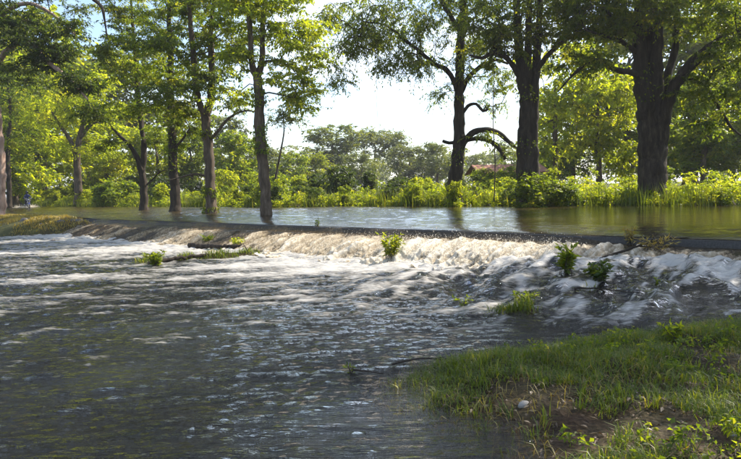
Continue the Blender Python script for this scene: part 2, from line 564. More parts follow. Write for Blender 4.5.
# ------------------------------------------------------------------ water
def water_material(name, deep, shallow_alpha=True, foam_scale=(1.0, 3.2), ang=0.0, rip=0.55, rip_scale=5.0, rough=0.06, foam_col=(0.62, 0.60, 0.56), dist=0.05):
    m, nt, out = new_mat(name)
    L = nt.links
    tc = N(nt, 'ShaderNodeTexCoord')
    mp = N(nt, 'ShaderNodeMapping')
    mp.inputs['Rotation'].default_value = (0, 0, ang)
    mp.inputs['Scale'].default_value = (foam_scale[0], foam_scale[1], 1)
    L.new(tc.outputs['Object'], mp.inputs['Vector'])
    n1 = N(nt, 'ShaderNodeTexNoise', Scale=1.5, Detail=10, Roughness=0.68); n1.inputs['Distortion'].default_value = 0.9
    n2 = N(nt, 'ShaderNodeTexNoise', Scale=9.0, Detail=6, Roughness=0.75); n2.inputs['Distortion'].default_value = 0.8
    n3 = N(nt, 'ShaderNodeTexNoise', Scale=rip_scale, Detail=4, Roughness=0.55)
    n4 = N(nt, 'ShaderNodeTexNoise', Scale=rip_scale * 4.3, Detail=3, Roughness=0.6)
    for n in (n1, n2, n3, n4):
        L.new(mp.outputs['Vector'], n.inputs['Vector'])
    fa = N(nt, 'ShaderNodeAttribute', attribute_name='foam')
    # foam where noise rises above a threshold set by the coverage
    avg = N(nt, 'ShaderNodeMath', operation='MULTIPLY_ADD'); avg.inputs[1].default_value = 0.45
    sc1 = N(nt, 'ShaderNodeMath', operation='MULTIPLY'); sc1.inputs[1].default_value = 0.55
    L.new(n1.outputs['Fac'], sc1.inputs[0])
    L.new(n2.outputs['Fac'], avg.inputs[0]); L.new(sc1.outputs[0], avg.inputs[2])
    thr = N(nt, 'ShaderNodeMath', operation='ADD')
    L.new(avg.outputs[0], thr.inputs[0]); L.new(fa.outputs['Fac'], thr.inputs[1])
    mr = N(nt, 'ShaderNodeMapRange'); mr.inputs['From Min'].default_value = 0.86; mr.inputs['From Max'].default_value = 1.06
    mr.inputs['To Max'].default_value = 0.78
    L.new(thr.outputs[0], mr.inputs['Value'])
    # ripples
    ad = N(nt, 'ShaderNodeMath', operation='MULTIPLY_ADD'); ad.inputs[1].default_value = 0.30
    L.new(n4.outputs['Fac'], ad.inputs[0]); L.new(n3.outputs['Fac'], ad.inputs[2])
    ad2 = N(nt, 'ShaderNodeMath', operation='MULTIPLY_ADD'); ad2.inputs[1].default_value = 0.25
    L.new(mr.outputs['Result'], ad2.inputs[0]); L.new(ad.outputs[0], ad2.inputs[2])
    bp = N(nt, 'ShaderNodeBump', Strength=rip, Distance=dist)
    ra = N(nt, 'ShaderNodeAttribute', attribute_name='ripple')
    L.new(ra.outputs['Fac'], bp.inputs['Strength'])
    L.new(ad2.outputs[0], bp.inputs['Height'])
    gl = N(nt, 'ShaderNodeBsdfGlossy', Roughness=rough)
    gl.inputs['Color'].default_value = (1, 1, 1, 1)
    L.new(bp.outputs['Normal'], gl.inputs['Normal'])
    df = N(nt, 'ShaderNodeBsdfDiffuse'); df.inputs['Color'].default_value = (*deep, 1)
    tr = N(nt, 'ShaderNodeBsdfTransparent'); tr.inputs['Color'].default_value = (0.80, 0.66, 0.42, 1)
    da = N(nt, 'ShaderNodeAttribute', attribute_name='depth')
    body = N(nt, 'ShaderNodeMixShader')
    L.new(da.outputs['Fac'], body.inputs[0]); L.new(tr.outputs[0], body.inputs[1]); L.new(df.outputs[0], body.inputs[2])
    fr = N(nt, 'ShaderNodeFresnel', IOR=1.33)
    L.new(bp.outputs['Normal'], fr.inputs['Normal'])
    wat = N(nt, 'ShaderNodeMixShader')
    L.new(fr.outputs[0], wat.inputs[0]); L.new(body.outputs[0], wat.inputs[1]); L.new(gl.outputs[0], wat.inputs[2])
    fo = N(nt, 'ShaderNodeBsdfPrincipled', Roughness=0.55)
    fo.inputs['Base Color'].default_value = (*foam_col, 1)
    L.new(bp.outputs['Normal'], fo.inputs['Normal'])
    mx = N(nt, 'ShaderNodeMixShader')
    L.new(mr.outputs['Result'], mx.inputs[0]); L.new(wat.outputs[0], mx.inputs[1]); L.new(fo.outputs[0], mx.inputs[2])
    L.new(mx.outputs[0], out.inputs['Surface'])
    return m


ROADANG = math.atan2(UY, UX)
# upstream sheet
ss = np.concatenate([np.linspace(-200, -80, 40, endpoint=False), np.arange(-80, -48, 0.35), np.arange(-48, 9, 0.095), np.linspace(9, 120, 60)])
tt = np.concatenate([np.arange(0.22, 17.5, 0.095), np.linspace(17.5, 90, 30)])
SS, TT = np.meshgrid(ss, tt)
XX, YY = xy(SS, TT)


def crest_z(s, t):
    return -0.012 - 0.05 * np.exp(-(np.asarray(t) - 0.2) / 0.22) * fall_on(s)


calm = sst(-13, -5, SS) * sst(1.5, 4, TT)                # the pool at right lies quieter
amp = (1.15 + 1.0 * sst(-18, -27, SS) - 0.85 * calm) * sst(0.25, 1.0, TT)
ZZ = crest_z(SS, TT) + amp * (0.020 * (fbm(XX * 0.9, YY * 2.1, 3, 5) - 0.5) + 0.022 * (ridged(XX * 1.7 + 0.4 * YY, YY * 3.4, 2, 15) - 0.5))
gz = ground_z(XX, YY)
dep = sst(0.02, 0.26, ZZ - gz)
dep = np.where(np.abs(TT - road_mid(SS)) < 1.95, 0.72, dep)
mb = MB()
mb.add(np.stack([XX, YY, ZZ], -1).reshape(-1, 3), grid_faces(len(tt), len(ss)))
foam = 0.06 + 0.16 * sst(-30, -70, SS) + 0.12 * np.exp(-(((SS + 67) / 3) ** 2) - (((TT - 9.2) / 1.5) ** 2))
M['flood'] = water_material('flood_water', (0.04, 0.030, 0.013), foam_scale=(0.7, 2.4), ang=0.1, rip=0.3, rip_scale=3.2, rough=0.05, dist=0.05)
w1 = mb.build('flood_water', M['flood'], attrs={'foam': foam, 'depth': dep, 'ripple': 0.38 + 0.4 * sst(-18, -27, SS) - 0.2 * calm})
tag(w1, 'calm brown flood water lying over the road and far verge', 'water', kind='structure')


# downstream river
def river_z(x, y):
    s, t = st(x, y)
    L = level(s, t)
    near = np.exp(-np.clip(-t - 1.9, 0, None) / 1.3) * fall_on(s)          # boil below the fall
    rap = sst(-10.0, -4.5, s) * (1 - sst(4.2, 6.8, -t)) * sst(0.5, 1.5, -t)  # rapids at right
    sd = bank_sd(x, y)
    quiet = sst(-0.4, 0.5, sd)
    c, si = math.cos(0.18), math.sin(0.18)
    fx, fy = x * c + y * si, -x * si + y * c
    wob = 0.5 * fbm(x * 1.1, y * 1.1, 2, 13)
    chop = (ridged(fx * 0.8, fy * 1.9 + wob, 3, 31) - 0.55) * 0.085 + (ridged(fx * 2.4 + wob, fy * 4.4, 3, 57) - 0.5) * 0.065 + (ridged(fx * 6.5, fy * 8.5, 2, 91) - 0.5) * 0.034
    boil = (ridged(s * 1.2, t * 1.6, 4, 63) - 0.62) * 0.22 + (ridged(s * 4, t * 3, 3, 65) - 0.5) * 0.08
    s2 = s + 0.35 * fbm(s * 0.8, t * 0.8, 2, 5)
    rp = (ridged(s2 * 0.75, t * 0.55, 2, 83) - 0.5) * 0.30 + (ridged(s2 * 2.2, t * 0.8, 3, 101) - 0.5) * 0.17 + (ridged(s2 * 6.0, t * 1.9, 3, 107) - 0.5) * 0.07
    rp = rp * (0.35 + 0.65 * sst(-0.5, 0.5, -sd))
    lines = ridged(s2 * 3.4, t * 0.9, 4, 131) - 0.55
    far = sst(5, 14, np.hypot(x, y))
    z = L + 0.8 * chop * (1 - 0.8 * quiet) * (0.55 + 0.65 * far) * (1 - 0.5 * sst(-1.5, 0.2, sd)) + boil * near + rp * rap
    bands = fbm(fx * 0.20, fy * 1.0, 4, 7) - 0.5
    fo = 0.09 + 0.26 * near + rap * (0.03 + 0.9 * rp + 0.9 * lines) + 0.27 * sst(4.4, 8.5, np.hypot(x, y) - 0.10 * x) * (1 - rap) * np.clip(1.15 - np.clip(-t - 2, 0, None) / 16, 0, 1)
    fo = fo + bands * 0.36 * (1 - 0.5 * rap) + np.clip(chop, -0.05, 0.08) * 2.4 * (1 - rap)
    fo = fo - 0.22 * sst(-1.0, 0.3, sd) * (1 - rap) - 0.06 * sst(-24, -34, s)
    return z, fo


ss = np.concatenate([np.linspace(-75, -34, 60, endpoint=False), np.arange(-34, 9, 0.062), np.linspace(9, 30, 40)])
tt = -np.concatenate([np.arange(0.9, 15.0, 0.062), np.linspace(15.0, 34, 60)])
SS, TT = np.meshgrid(ss, tt)
XX, YY = xy(SS, TT)
ZZ, FO = river_z(XX, YY)
keep = ((bank_sd(XX, YY) < 2.6) | (YY < 1.0)) & (YY > -8)
gz = ground_z(XX, YY)
keep &= (gz < ZZ + 0.12)
dep = sst(0.0, 0.30, ZZ - gz)
q = grid_faces(len(tt), len(ss))
q = q[keep.ravel()[q].any(1)]
used = np.zeros(XX.size, bool); used[q.ravel()] = True
remap = np.cumsum(used) - 1
mb = MB()
mb.add(np.stack([XX, YY, ZZ], -1).reshape(-1, 3)[used], remap[q][:, ::-1])
M['river'] = water_material('river_water', (0.006, 0.0055, 0.0035), foam_scale=(0.6, 2.7), ang=0.18, rip=0.7, rip_scale=4.6, rough=0.02, foam_col=(0.50, 0.475, 0.435), dist=0.085)
w2 = mb.build('river_water', M['river'], attrs={'foam': FO.ravel()[used], 'depth': dep.ravel()[used], 'ripple': ((0.65 + 0.2 * sst(4.5, 9.0, np.hypot(XX, YY))) * (0.25 + 1.5 * fbm(XX * 0.45, YY * 0.9, 3, 47))).ravel()[used]})
tag(w2, 'choppy grey flood water streaked with foam in the foreground', 'water', kind='structure')


# the cascade over the road's edge
def cascade_material():
    m, nt, out = new_mat('cascade_water')
    L = nt.links
    fa = N(nt, 'ShaderNodeAttribute', attribute_name='foam')
    tc = N(nt, 'ShaderNodeTexCoord')
    mp = N(nt, 'ShaderNodeMapping'); mp.vector_type = 'POINT'
    mp.inputs['Rotation'].default_value = (0, 0, -ROADANG); mp.inputs['Scale'].default_value = (1.0, 0.35, 0.6)
    L.new(tc.outputs['Object'], mp.inputs['Vector'])
    no = N(nt, 'ShaderNodeTexNoise', Scale=14, Detail=8, Roughness=0.72); no.inputs['Distortion'].default_value = 0.6
    L.new(mp.outputs['Vector'], no.inputs['Vector'])
    n2 = N(nt, 'ShaderNodeTexNoise', Scale=55, Detail=4, Roughness=0.7)
    L.new(tc.outputs['Object'], n2.inputs['Vector'])
    add = N(nt, 'ShaderNodeMath', operation='MULTIPLY_ADD'); add.inputs[1].default_value = 1.1
    L.new(no.outputs['Fac'], add.inputs[0]); L.new(fa.outputs['Fac'], add.inputs[2])
    r = ramp(nt, add.outputs[0], [(0.42, (0.055, 0.038, 0.018)), (0.62, (0.20, 0.145, 0.075)), (0.80, (0.42, 0.335, 0.215)), (1.0, (0.72, 0.65, 0.53))])
    p = N(nt, 'ShaderNodeBsdfPrincipled')
    L.new(r.outputs['Color'], p.inputs['Base Color'])
    rr = N(nt, 'ShaderNodeMapRange'); rr.inputs['From Min'].default_value = 0.45; rr.inputs['From Max'].default_value = 0.85
    rr.inputs['To Min'].default_value = 0.06; rr.inputs['To Max'].default_value = 0.55
    L.new(add.outputs[0], rr.inputs['Value']); L.new(rr.outputs['Result'], p.inputs['Roughness'])
    ba = N(nt, 'ShaderNodeMath', operation='MULTIPLY_ADD'); ba.inputs[1].default_value = 0.35
    L.new(n2.outputs['Fac'], ba.inputs[0]); L.new(no.outputs['Fac'], ba.inputs[2])
    b = N(nt, 'ShaderNodeBump', Strength=0.6, Distance=0.06)
    L.new(ba.outputs[0], b.inputs['Height']); L.new(b.outputs['Normal'], p.inputs['Normal'])
    tl = N(nt, 'ShaderNodeBsdfTranslucent'); L.new(r.outputs['Color'], tl.inputs['Color'])
    mx = N(nt, 'ShaderNodeMixShader'); mx.inputs[0].default_value = 0.2
    L.new(p.outputs[0], mx.inputs[1]); L.new(tl.outputs[0], mx.inputs[2])
    L.new(mx.outputs[0], out.inputs['Surface'])
    return m


M['cascade'] = cascade_material()


def cascade_push(s):
    return (0.45 + 1.0 * fbm(np.asarray(s) * 0.4, 5.5, 3, 61)) * np.interp(s, [-31, -24, -16, -12.5, -10.5, -6, -3, 9], [0.35, 0.5, 0.62, 0.8, 1.2, 1.15, 0.75, 0.7])


def cascade(s, w):
    """w: 0 at the crest, 1 at the foot. Returns t, z, foam."""
    run = 2.45 + 0.5 * (fbm(s * 0.35, 2.2, 2, 21) - 0.5) - 0.75 * sst(-8, -2.5, s)
    t = 0.32 - w * run
    base = level(s, -1.9)
    drop = 0.03 + 0.15 * sst(0.07, 0.17, w) + (-base - 0.15) * (0.15 * sst(0.15, 0.35, w) + 0.85 * sst(0.22, 1.0, w))
    lip = 0.10 * (fbm(s * 0.8, 9.1, 2, 44) - 0.5)
    ph = w + lip
    on = sst(0.17, 0.36, ph)
    push = cascade_push(s)                                              # stronger and weaker reaches
    sh = s + w * (1.1 * fbm(s * 0.6, 3.3, 2, 19) - 0.35)                # the sheets lean this way and that
    strand = ridged(sh * 2.4 + 0.5 * fbm(s * 2, w * 3, 2, 3), w * 0.8 + 3 * fbm(s * 0.7, 0.2, 2, 1), 4, 71) - 0.5
    lumps = fbm(sh * 5.0, w * 3.2, 5, 51, 0.58) - 0.5
    fine = fbm(sh * 22, w * 9, 3, 151) - 0.5
    jets = ridged(sh * 9.5 + 1.6 * fbm(s * 1.5, w * 2, 2, 8), w * 1.3, 3, 171) - 0.5
    froth = (fbm(s * 6, w * 14, 4, 181) - 0.45) * sst(0.55, 0.95, w)
    ht = on * (0.38 + 0.62 * push) * (0.22 * lumps + 0.22 * strand + 0.06 * fine + 0.13 * jets + 0.20 * froth) + 0.11 * on * push * np.exp(-((w - 0.66) / 0.25) ** 2)
    z = crest_z(s, 0.32) - drop + ht * 0.85 + 0.03 * (fbm(s * 1.3, 0.7, 3, 29) - 0.5) * sst(0, 0.08, w)
    t = t - ht * 0.5 + 0.10 * (fbm(s * 1.1, 4.4, 3, 39) - 0.5) * sst(0, 0.1, w)
    foam = -0.14 + 0.20 * on * (0.35 + 0.65 * push) + 1.0 * ht + 0.30 * on * jets + 0.22 * on * strand + 0.12 * sst(0.75, 1.0, w) - 0.06 * sst(-17, -24, s)
    gap = sst(0.50, 0.64, fbm(s * 0.9, w * 1.6 + 2, 3, 201)) * sst(-11, -15, s)      # thinner, darker water on the left
    foam = foam - 0.30 * gap * on
    z = z - 0.06 * gap * on
    fo_on = fall_on(s)
    z = z - (1 - fo_on) * (0.25 + 0.5 * w)
    return t, z, foam


cs = np.arange(-32.0, 9, 0.026)
cw = np.linspace(0, 1.12, 96)
CS, CW = np.meshgrid(cs, cw)
CT, CZ, CF = cascade(CS, CW)
CX, CY = xy(CS, CT)
mb = MB()
mb.add(np.stack([CX, CY, CZ], -1).reshape(-1, 3), grid_faces(len(cw), len(cs))[:, ::-1])
w3 = mb.build('water_cascade', M['cascade'], attrs={'foam': CF})
tag(w3, 'foaming brown flood water pouring over the edge of the road', 'water', kind='structure')

# spray thrown up by the cascade
r_ = np.random.default_rng(5)
n = 40000
ds = r_.uniform(-25, 9, n); dw = np.clip(r_.normal(0.6, 0.22, n), 0.18, 1.08)
push = cascade_push(ds)
t_, z_, f_ = cascade(ds, dw)
ok = (ds < -4.5) & (dw < 0.92) & (r_.random(n) < np.clip((push - 0.75) * 2.6, 0.05, 1)) & (f_ > 0.12)
ds, dw, t_, z_, push = ds[ok], dw[ok], t_[ok], z_[ok], push[ok]
n = len(ds)
hgt = r_.exponential(0.05, n) * push * (1.2 - 0.5 * dw)
x_, y_ = xy(ds + r_.normal(0, 0.03, n), t_ + r_.normal(0, 0.05, n) - hgt * 0.3)
rad = r_.uniform(0.003, 0.009, n) * np.where(r_.random(n) < 0.12, 1.7, 1.0)
octa = np.array([(1, 0, 0), (-1, 0, 0), (0, 1, 0), (0, -1, 0), (0, 0, 1.3), (0, 0, -1.3)], float)
of = np.array([(0, 2, 4), (2, 1, 4), (1, 3, 4), (3, 0, 4), (2, 0, 5), (1, 2, 5), (3, 1, 5), (0, 3, 5)])
v = (np.stack([x_, y_, z_ + hgt], -1)[:, None, :] + octa[None] * rad[:, None, None]).reshape(-1, 3)
mb = MB()
mb.add(v, None, (of[None] + (np.arange(n) * 6)[:, None, None]).reshape(-1, 3), np.repeat(r_.random(n), 6))
M['spray'] = rough_mat('spray', (0.55, 0.47, 0.36), (0.75, 0.69, 0.58), 20, 0.3, 0.0)
tag(mb.build('spray', M['spray']), 'fine drops and froth thrown up along the cascade', 'spray', kind='stuff')

# ------------------------------------------------------------------ trees
def ellipsoid_pts(rng, c, r, n, shell=0.5):
    d = unit(rng.normal(size=(n, 3)))
    k = rng.random(n) ** (1 / 3.0)
    k = np.where(rng.random(n) < shell, 0.75 + 0.25 * k, k)
    return np.asarray(c) + d * k[:, None] * np.asarray(r)


def sprays(rng, mbl, mbt, cen, rad, spec, up_hint=None):
    """Leafy twigs around each clump centre. spec: twigs, leaves, llen, lwid, flat, droop"""
    tw, lv = spec['twigs'], spec['leaves']
    nc = len(cen)
    n = nc * tw
    c = np.repeat(cen, tw, 0)
    rr = np.repeat(np.broadcast_to(rad, (nc,)), tw)
    d = unit(rng.normal(size=(n, 3)) * np.array((1, 1, spec['flat'])))
    ln = rr * rng.uniform(0.55, 1.15, n)
    st_ = c + rng.normal(size=(n, 3)) * (rr * 0.22)[:, None] * np.array((1, 1, spec['flat']))
    drop = spec['droop'] * ln * rng.uniform(0.5, 1.3, n)
    mid = st_ + d * (ln * 0.5)[:, None] + np.array((0, 0, 1)) * (0.02 - drop * 0.18)[:, None]
    end = st_ + d * ln[:, None] - np.array((0, 0, 1)) * drop[:, None]
    # twigs: three-sided
    w = spec.get('twig_r', 0.006)
    sd = unit(np.cross(d, np.array((0, 0, 1.0)) + rng.normal(size=(n, 3)) * 0.2))
    upv = np.cross(sd, d)
    if mbt is not None:
        tri = [sd, -0.5 * sd + 0.87 * upv, -0.5 * sd - 0.87 * upv]
        V = np.stack([p + k * w * f for p, f in ((st_, 1.0), (mid, 0.7), (end, 0.25)) for k in tri], 1)
        b = np.arange(n)[:, None] * 9
        Q = np.concatenate([b + np.array((r * 3 + k, r * 3 + (k + 1) % 3, r * 3 + 3 + (k + 1) % 3, r * 3 + 3 + k)) for r in (0, 1) for k in range(3)], 0)
        mbt.add(V.reshape(-1, 3), Q)
    # leaves along the twigs
    m = n * lv
    f = np.tile(np.linspace(0.12, 1.0, lv), n) + rng.uniform(-0.04, 0.04, m)
    s2, m2, e2 = (np.repeat(a, lv, 0) for a in (st_, mid, end))
    ff = f[:, None]
    base = s2 * (1 - ff) ** 2 + 2 * m2 * ff * (1 - ff) + e2 * ff ** 2
    tg = unit((m2 - s2) * (1 - ff) + (e2 - m2) * ff)
    sgn = np.where(np.arange(m) % 2 == 0, 1.0, -1.0)[:, None]
    nm = unit(np.array((0, 0, 1.0)) + rng.normal(size=(m, 3)) * spec.get('tumble', 0.45))
    side = unit(np.cross(tg, nm))
    dirs = unit(tg * 0.55 + side * sgn * 0.9 + rng.normal(size=(m, 3)) * 0.25 - np.array((0, 0, 0.25 + spec['droop'] * 0.4)))
    ll = spec['llen'] * rng.uniform(0.45, 1.4, m)
    clump_tint = np.repeat(np.clip(rng.normal(0.42, 0.16, nc), 0, 1), tw * lv)
    tint = np.clip(clump_tint + rng.normal(0, 0.17, m), 0, 1)
    leaf_quads(mbl, base, dirs, nm, ll, ll * spec['lwid'], tint)


SPEC = dict(
    fine=dict(twigs=10, leaves=15, llen=0.175, lwid=0.46, flat=0.35, droop=0.30),
    layered=dict(twigs=10, leaves=15, llen=0.175, lwid=0.45, flat=0.22, droop=0.22),
    broad=dict(twigs=8, leaves=11, llen=0.24, lwid=0.5, flat=0.55, droop=0.35),
    weep=dict(twigs=7, leaves=16, llen=0.16, lwid=0.36, flat=0.4, droop=0.75),
    back=dict(twigs=7, leaves=9, llen=0.34, lwid=0.55, flat=0.5, droop=0.3, twig_r=0.01),
    shrub=dict(twigs=8, leaves=9, llen=0.17, lwid=0.5, flat=0.8, droop=0.25),
)


def tree(name, label, base, stems, pads, spec='fine', leaf='leaf_mid', bark='bark', seed=1, clump_r=0.85, group=None,
         tip_r=0.011, flare=1.5, ivy=0, min_frac=0.25, cat='tree', limbs=(), vines=0, more=1.0):
    """stems/limbs: lists of [(x,y,z,r), ...]; limbs become parts of their own. pads: (centre, radii, clumps)."""
    rng = np.random.default_rng(seed)
    base = np.asarray(base, float)
    root = empty(name, base)
    tag(root, label, cat, group)
    mt = MB()
    pool, poolr = [], []
    for kind, plist in (('trunk', stems), ('limb', limbs)):
        for k, stem in enumerate(plist):
            stem = np.asarray(stem, float)
            pr = resample(stem, 0.22 if np.max(stem[:, 3]) < 0.6 else 0.3)
            pts, rad = pr[:, :3].copy(), np.maximum(pr[:, 3], 0.01).copy()
            rad *= 1 + 0.05 * np.sin(np.arange(len(rad)) * 1.3 + seed)
            pts[1:-1] += rng.normal(size=(len(pts) - 2, 3)) * (rad[1:-1] * 0.07)[:, None]
            if kind == 'trunk' and abs(pts[0][2] - base[2]) < 0.6:
                h = np.clip(pts[:, 2] - base[2], 0, None)
                rad *= 1 + (flare - 1) * np.exp(-h / 0.35)
            if kind == 'trunk':
                tube(mt, pts, rad, 14 if rad[0] > 0.12 else 8, bump=0.24, seed=seed + k * 3)
            else:
                ml = MB(); tube(ml, pts, rad, 10, bump=0.14, seed=seed + k * 3 + 50)
                ml.build('limb', M[bark], root)
            sel = np.arange(len(pts)) % 2 == 0
            if k == 0 and kind == 'trunk':
                z0, z1 = pts[0][2], pts[-1][2]
                sel &= (pts[:, 2] - z0) > min_frac * (z1 - z0)
            pool += list(pts[sel]); poolr += list(rad[sel])
    mt.build('trunk', M[bark], root)
    # clumps
    cl = np.concatenate([ellipsoid_pts(rng, c, r, int(k * more)) for c, r, k in pads])
    pool = np.array(pool); poolr = np.array(poolr)
    npool0 = len(pool)
    pts = [p for p in pool]; par = [-1] * len(pts); tips = [0] * len(pts)
    dmin = np.min(np.linalg.norm(cl[:, None] - pool[None], axis=2), 1)
    chains = []
    arr = np.zeros((len(pool) + len(cl) * 6, 3)); arr[:npool0] = pool; na = npool0
    for ci in np.argsort(dmin):
        c = cl[ci]
        v = c - arr[:na]
        dist = np.linalg.norm(v, axis=1)
        cost = dist + np.where(v[:, 2] < -0.2, 0.8 * np.abs(v[:, 2]), 0.0) + np.where(np.arange(na) >= npool0, 0.0, 0.25)
        j = int(np.argmin(cost))
        a = arr[j]
        L = dist[j]
        k = int(np.clip(L / 0.5, 2, 5))
        bow = np.array((0, 0, 0.18 * L)) + rng.normal(size=3) * 0.10 * L
        chain = [j]
        for q in range(1, k + 1):
            f = q / k
            p = a + (c - a) * f + bow * 4 * f * (1 - f) * 0.5 + (rng.normal(size=3) * 0.05 * L if q < k else 0)
            arr[na] = p; par.append(chain[-1]); tips.append(0)
            chain.append(na); na += 1
        chains.append(chain)
        x = chain[-1]
        while x >= 0:
            tips[x] += 1; x = par[x]
    mbr = MB()
    tips = np.array(tips, float)
    for ch in chains:
        p = arr[ch]
        r = tip_r * np.maximum(tips[ch], 1) ** 0.48
        r[0] = r[1]
        if ch[0] < npool0:
            r = np.minimum(r, poolr[ch[0]] * 0.75)
        tube(mbr, p, r, 5 if r[0] < 0.05 else 7, cap=False)
    mcr = MB()
    sprays(rng, mcr, mbr, cl, clump_r * rng.uniform(0.7, 1.25, len(cl)), SPEC[spec])
    if vines:                                    # thin hanging vines
        for k in range(vines):
            a = arr[rng.integers(0, na)]
            ln = rng.uniform(1.2, 4.0)
            zz = np.linspace(0, -ln, 8)
            pv = np.stack([a[0] + np.cumsum(rng.normal(0, 0.03, 8)), a[1] + np.cumsum(rng.normal(0, 0.03, 8)), a[2] + zz], 1)
            tube(mbr, pv, np.full(8, 0.009), 3, cap=False)
    if len(mbr.v):
        mbr.build('branches', M['twig'] if bark != 'bark_dark' else M['bark_dark'], root)['kind'] = 'stuff'
    mcr.build('crown', M[leaf], root)
    if ivy:                                      # climbing leaves on the trunk
        mi = MB()
        tp = pool[:]; 
        stem = resample(np.asarray(stems[0], float), 0.1)
        ivy *= 3; idx = rng.integers(0, len(stem), ivy)
        patch = fbm(idx * 0.09, np.full(ivy, seed * 1.7), 2, seed)
        idx = idx[patch > 0.58]; m = len(idx)
        a = rng.uniform(0, 2 * math.pi, m)
        out = np.stack([np.cos(a), np.sin(a), np.zeros(m)], 1)
        b = stem[idx, :3] + out * (stem[idx, 3] * 1.02 + rng.exponential(0.05, m))[:, None] + np.stack([np.zeros(m), np.zeros(m), rng.uniform(-.06, .06, m)], 1)
        leaf_quads(mi, b, out * 0.6 + np.array((0, 0, -0.8)) + rng.normal(size=(m, 3)) * 0.4, out + rng.normal(size=(m, 3)) * 0.3, rng.uniform(0.09, 0.2, m), 0.09, np.clip(rng.normal(0.5, 0.2, m), 0, 1))
        mi.build('climbing_leaves', M['leaf_mid'], root)
    return root


def path(pix, Y, r, dY=None):
    """photo pixels -> trunk points; r (and optional depth offsets) interpolated along it"""
    n = len(pix)
    rr = np.interp(np.linspace(0, 1, n), np.linspace(0, 1, len(r)), r)
    dd = np.zeros(n) if dY is None else np.interp(np.linspace(0, 1, n), np.linspace(0, 1, len(dY)), dY)
    return [(*P(px, py, Y + d), q) for (px, py), q, d in zip(pix, rr, dd)]


def pad(px, py, Y, rx, ry, rz, n):
    return (P(px, py, Y), (rx, ry, rz), n)


# --- row standing in the flood on the far side of the road, left half
Y = 27.0
tree('roadside_tree', 'slender straight tree with feet in the flood water, rightmost of the left row', P(266, 217, Y) - np.array((0, 0, 0.15)),
     [path([(266, 218), (265, 190), (263, 165), (260, 130), (259, 100), (257, 78)], Y, [0.25, 0.235, 0.2]),
      path([(257, 80), (252, 62), (250, 30), (248, -5), (247, -40), (248, -60)], Y, [0.15, 0.12, 0.05], [0, -0.6]),
      path([(257, 80), (262, 58), (263, 25), (268, -20), (275, -80)], Y, [0.15, 0.11, 0.05], [0, 0.8])],
     [pad(300, 58, Y, 1.3, 1.5, 0.7, 16), pad(285, 25, Y, 1.9, 1.8, 0.9, 24), pad(240, 12, Y, 1.4, 1.6, 0.9, 16), pad(232, 60, Y, 1.0, 1.3, 0.5, 9),
      pad(262, -20, Y, 2.6, 2.4, 1.1, 34), pad(262, -62, Y, 1.6, 2.0, 0.9, 14), pad(308, 95, Y + .5, 0.7, 0.9, 0.7, 7), pad(228, 95, Y + 1, 0.9, 1, 0.4, 5),
      pad(285, 80, Y - 1, 0.9, 0.9, 0.4, 6)],
     'layered', 'leaf_fresh', 'bark', more=1.15, seed=11, ivy=500, group='roadside trees standing in the flood')

Y = 31.5
tree('roadside_tree', 'tree in the flood with a forked trunk, just left of the slender straight one', P(211, 214.5, Y) - np.array((0, 0, 0.15)),
     [path([(211, 216), (210, 190), (209, 165), (207, 135), (205, 112)], Y, [0.30, 0.27, 0.23]),
      path([(205, 116), (198, 98), (195, 70), (191, 30), (188, 0), (186, -22)], Y, [0.19, 0.14, 0.05], [0, -0.8]),
      path([(206, 116), (211, 95), (212, 65), (211, 25), (216, -10), (220, -35)], Y, [0.19, 0.15, 0.05], [0, 0.7])],
     [pad(168, 95, Y - 1, 1.2, 1.6, 0.6, 13), pad(225, 42, Y, 1.7, 2.0, 0.8, 22), pad(185, 45, Y, 1.7, 2.0, 0.8, 22), pad(205, 78, Y - 1, 1.5, 1.5, 0.6, 15),
      pad(208, 0, Y, 2.4, 2.2, 1.0, 30), pad(222, -22, Y, 1.3, 1.6, 0.7, 10), pad(185, 115, Y + 1, 0.8, 1, 0.5, 7), pad(235, 105, Y, 0.7, 0.8, 0.3, 5)],
     'layered', 'leaf_mid', 'bark', seed=12, more=1.1, ivy=700, group='roadside trees standing in the flood',
     limbs=[path([(208, 142), (219, 130), (229, 118), (244, 111), (256, 112)], Y, [0.10, 0.07, 0.03], [0, -0.6]),
            path([(209, 177), (196, 174), (182, 177), (166, 181)], Y, [0.07, 0.05, 0.02], [0, -0.8])])

Y = 36.5
tree('roadside_tree', 'darker straight tree second from left of the row in the flood', P(175, 212.5, Y) - np.array((0, 0, 0.15)),
     [path([(175, 214), (175, 190), (173, 165), (172, 130), (170, 95), (171, 55), (169, 20), (170, -12)], Y, [0.31, 0.26, 0.2, 0.06])],
     [pad(150, 110, Y, 1.3, 1.6, 0.7, 13), pad(190, 120, Y, 1.2, 1.4, 0.8, 13), pad(170, 75, Y - 1, 1.9, 1.9, 0.8, 22), pad(150, 40, Y, 2.0, 2.0, 1.0, 22),
      pad(190, 20, Y + 1, 2.2, 2.0, 1.0, 20), pad(160, -5, Y, 2.3, 2.2, 0.9, 20), pad(180, 148, Y + 1, 0.9, 1, 0.5, 7)],
     'layered', 'leaf_mid', 'bark_dark', seed=13, more=1.1, ivy=500, group='roadside trees standing in the flood',
     limbs=[path([(173, 150), (182, 140), (190, 128)], Y, [0.1, 0.07, 0.04], [0, -0.8])])

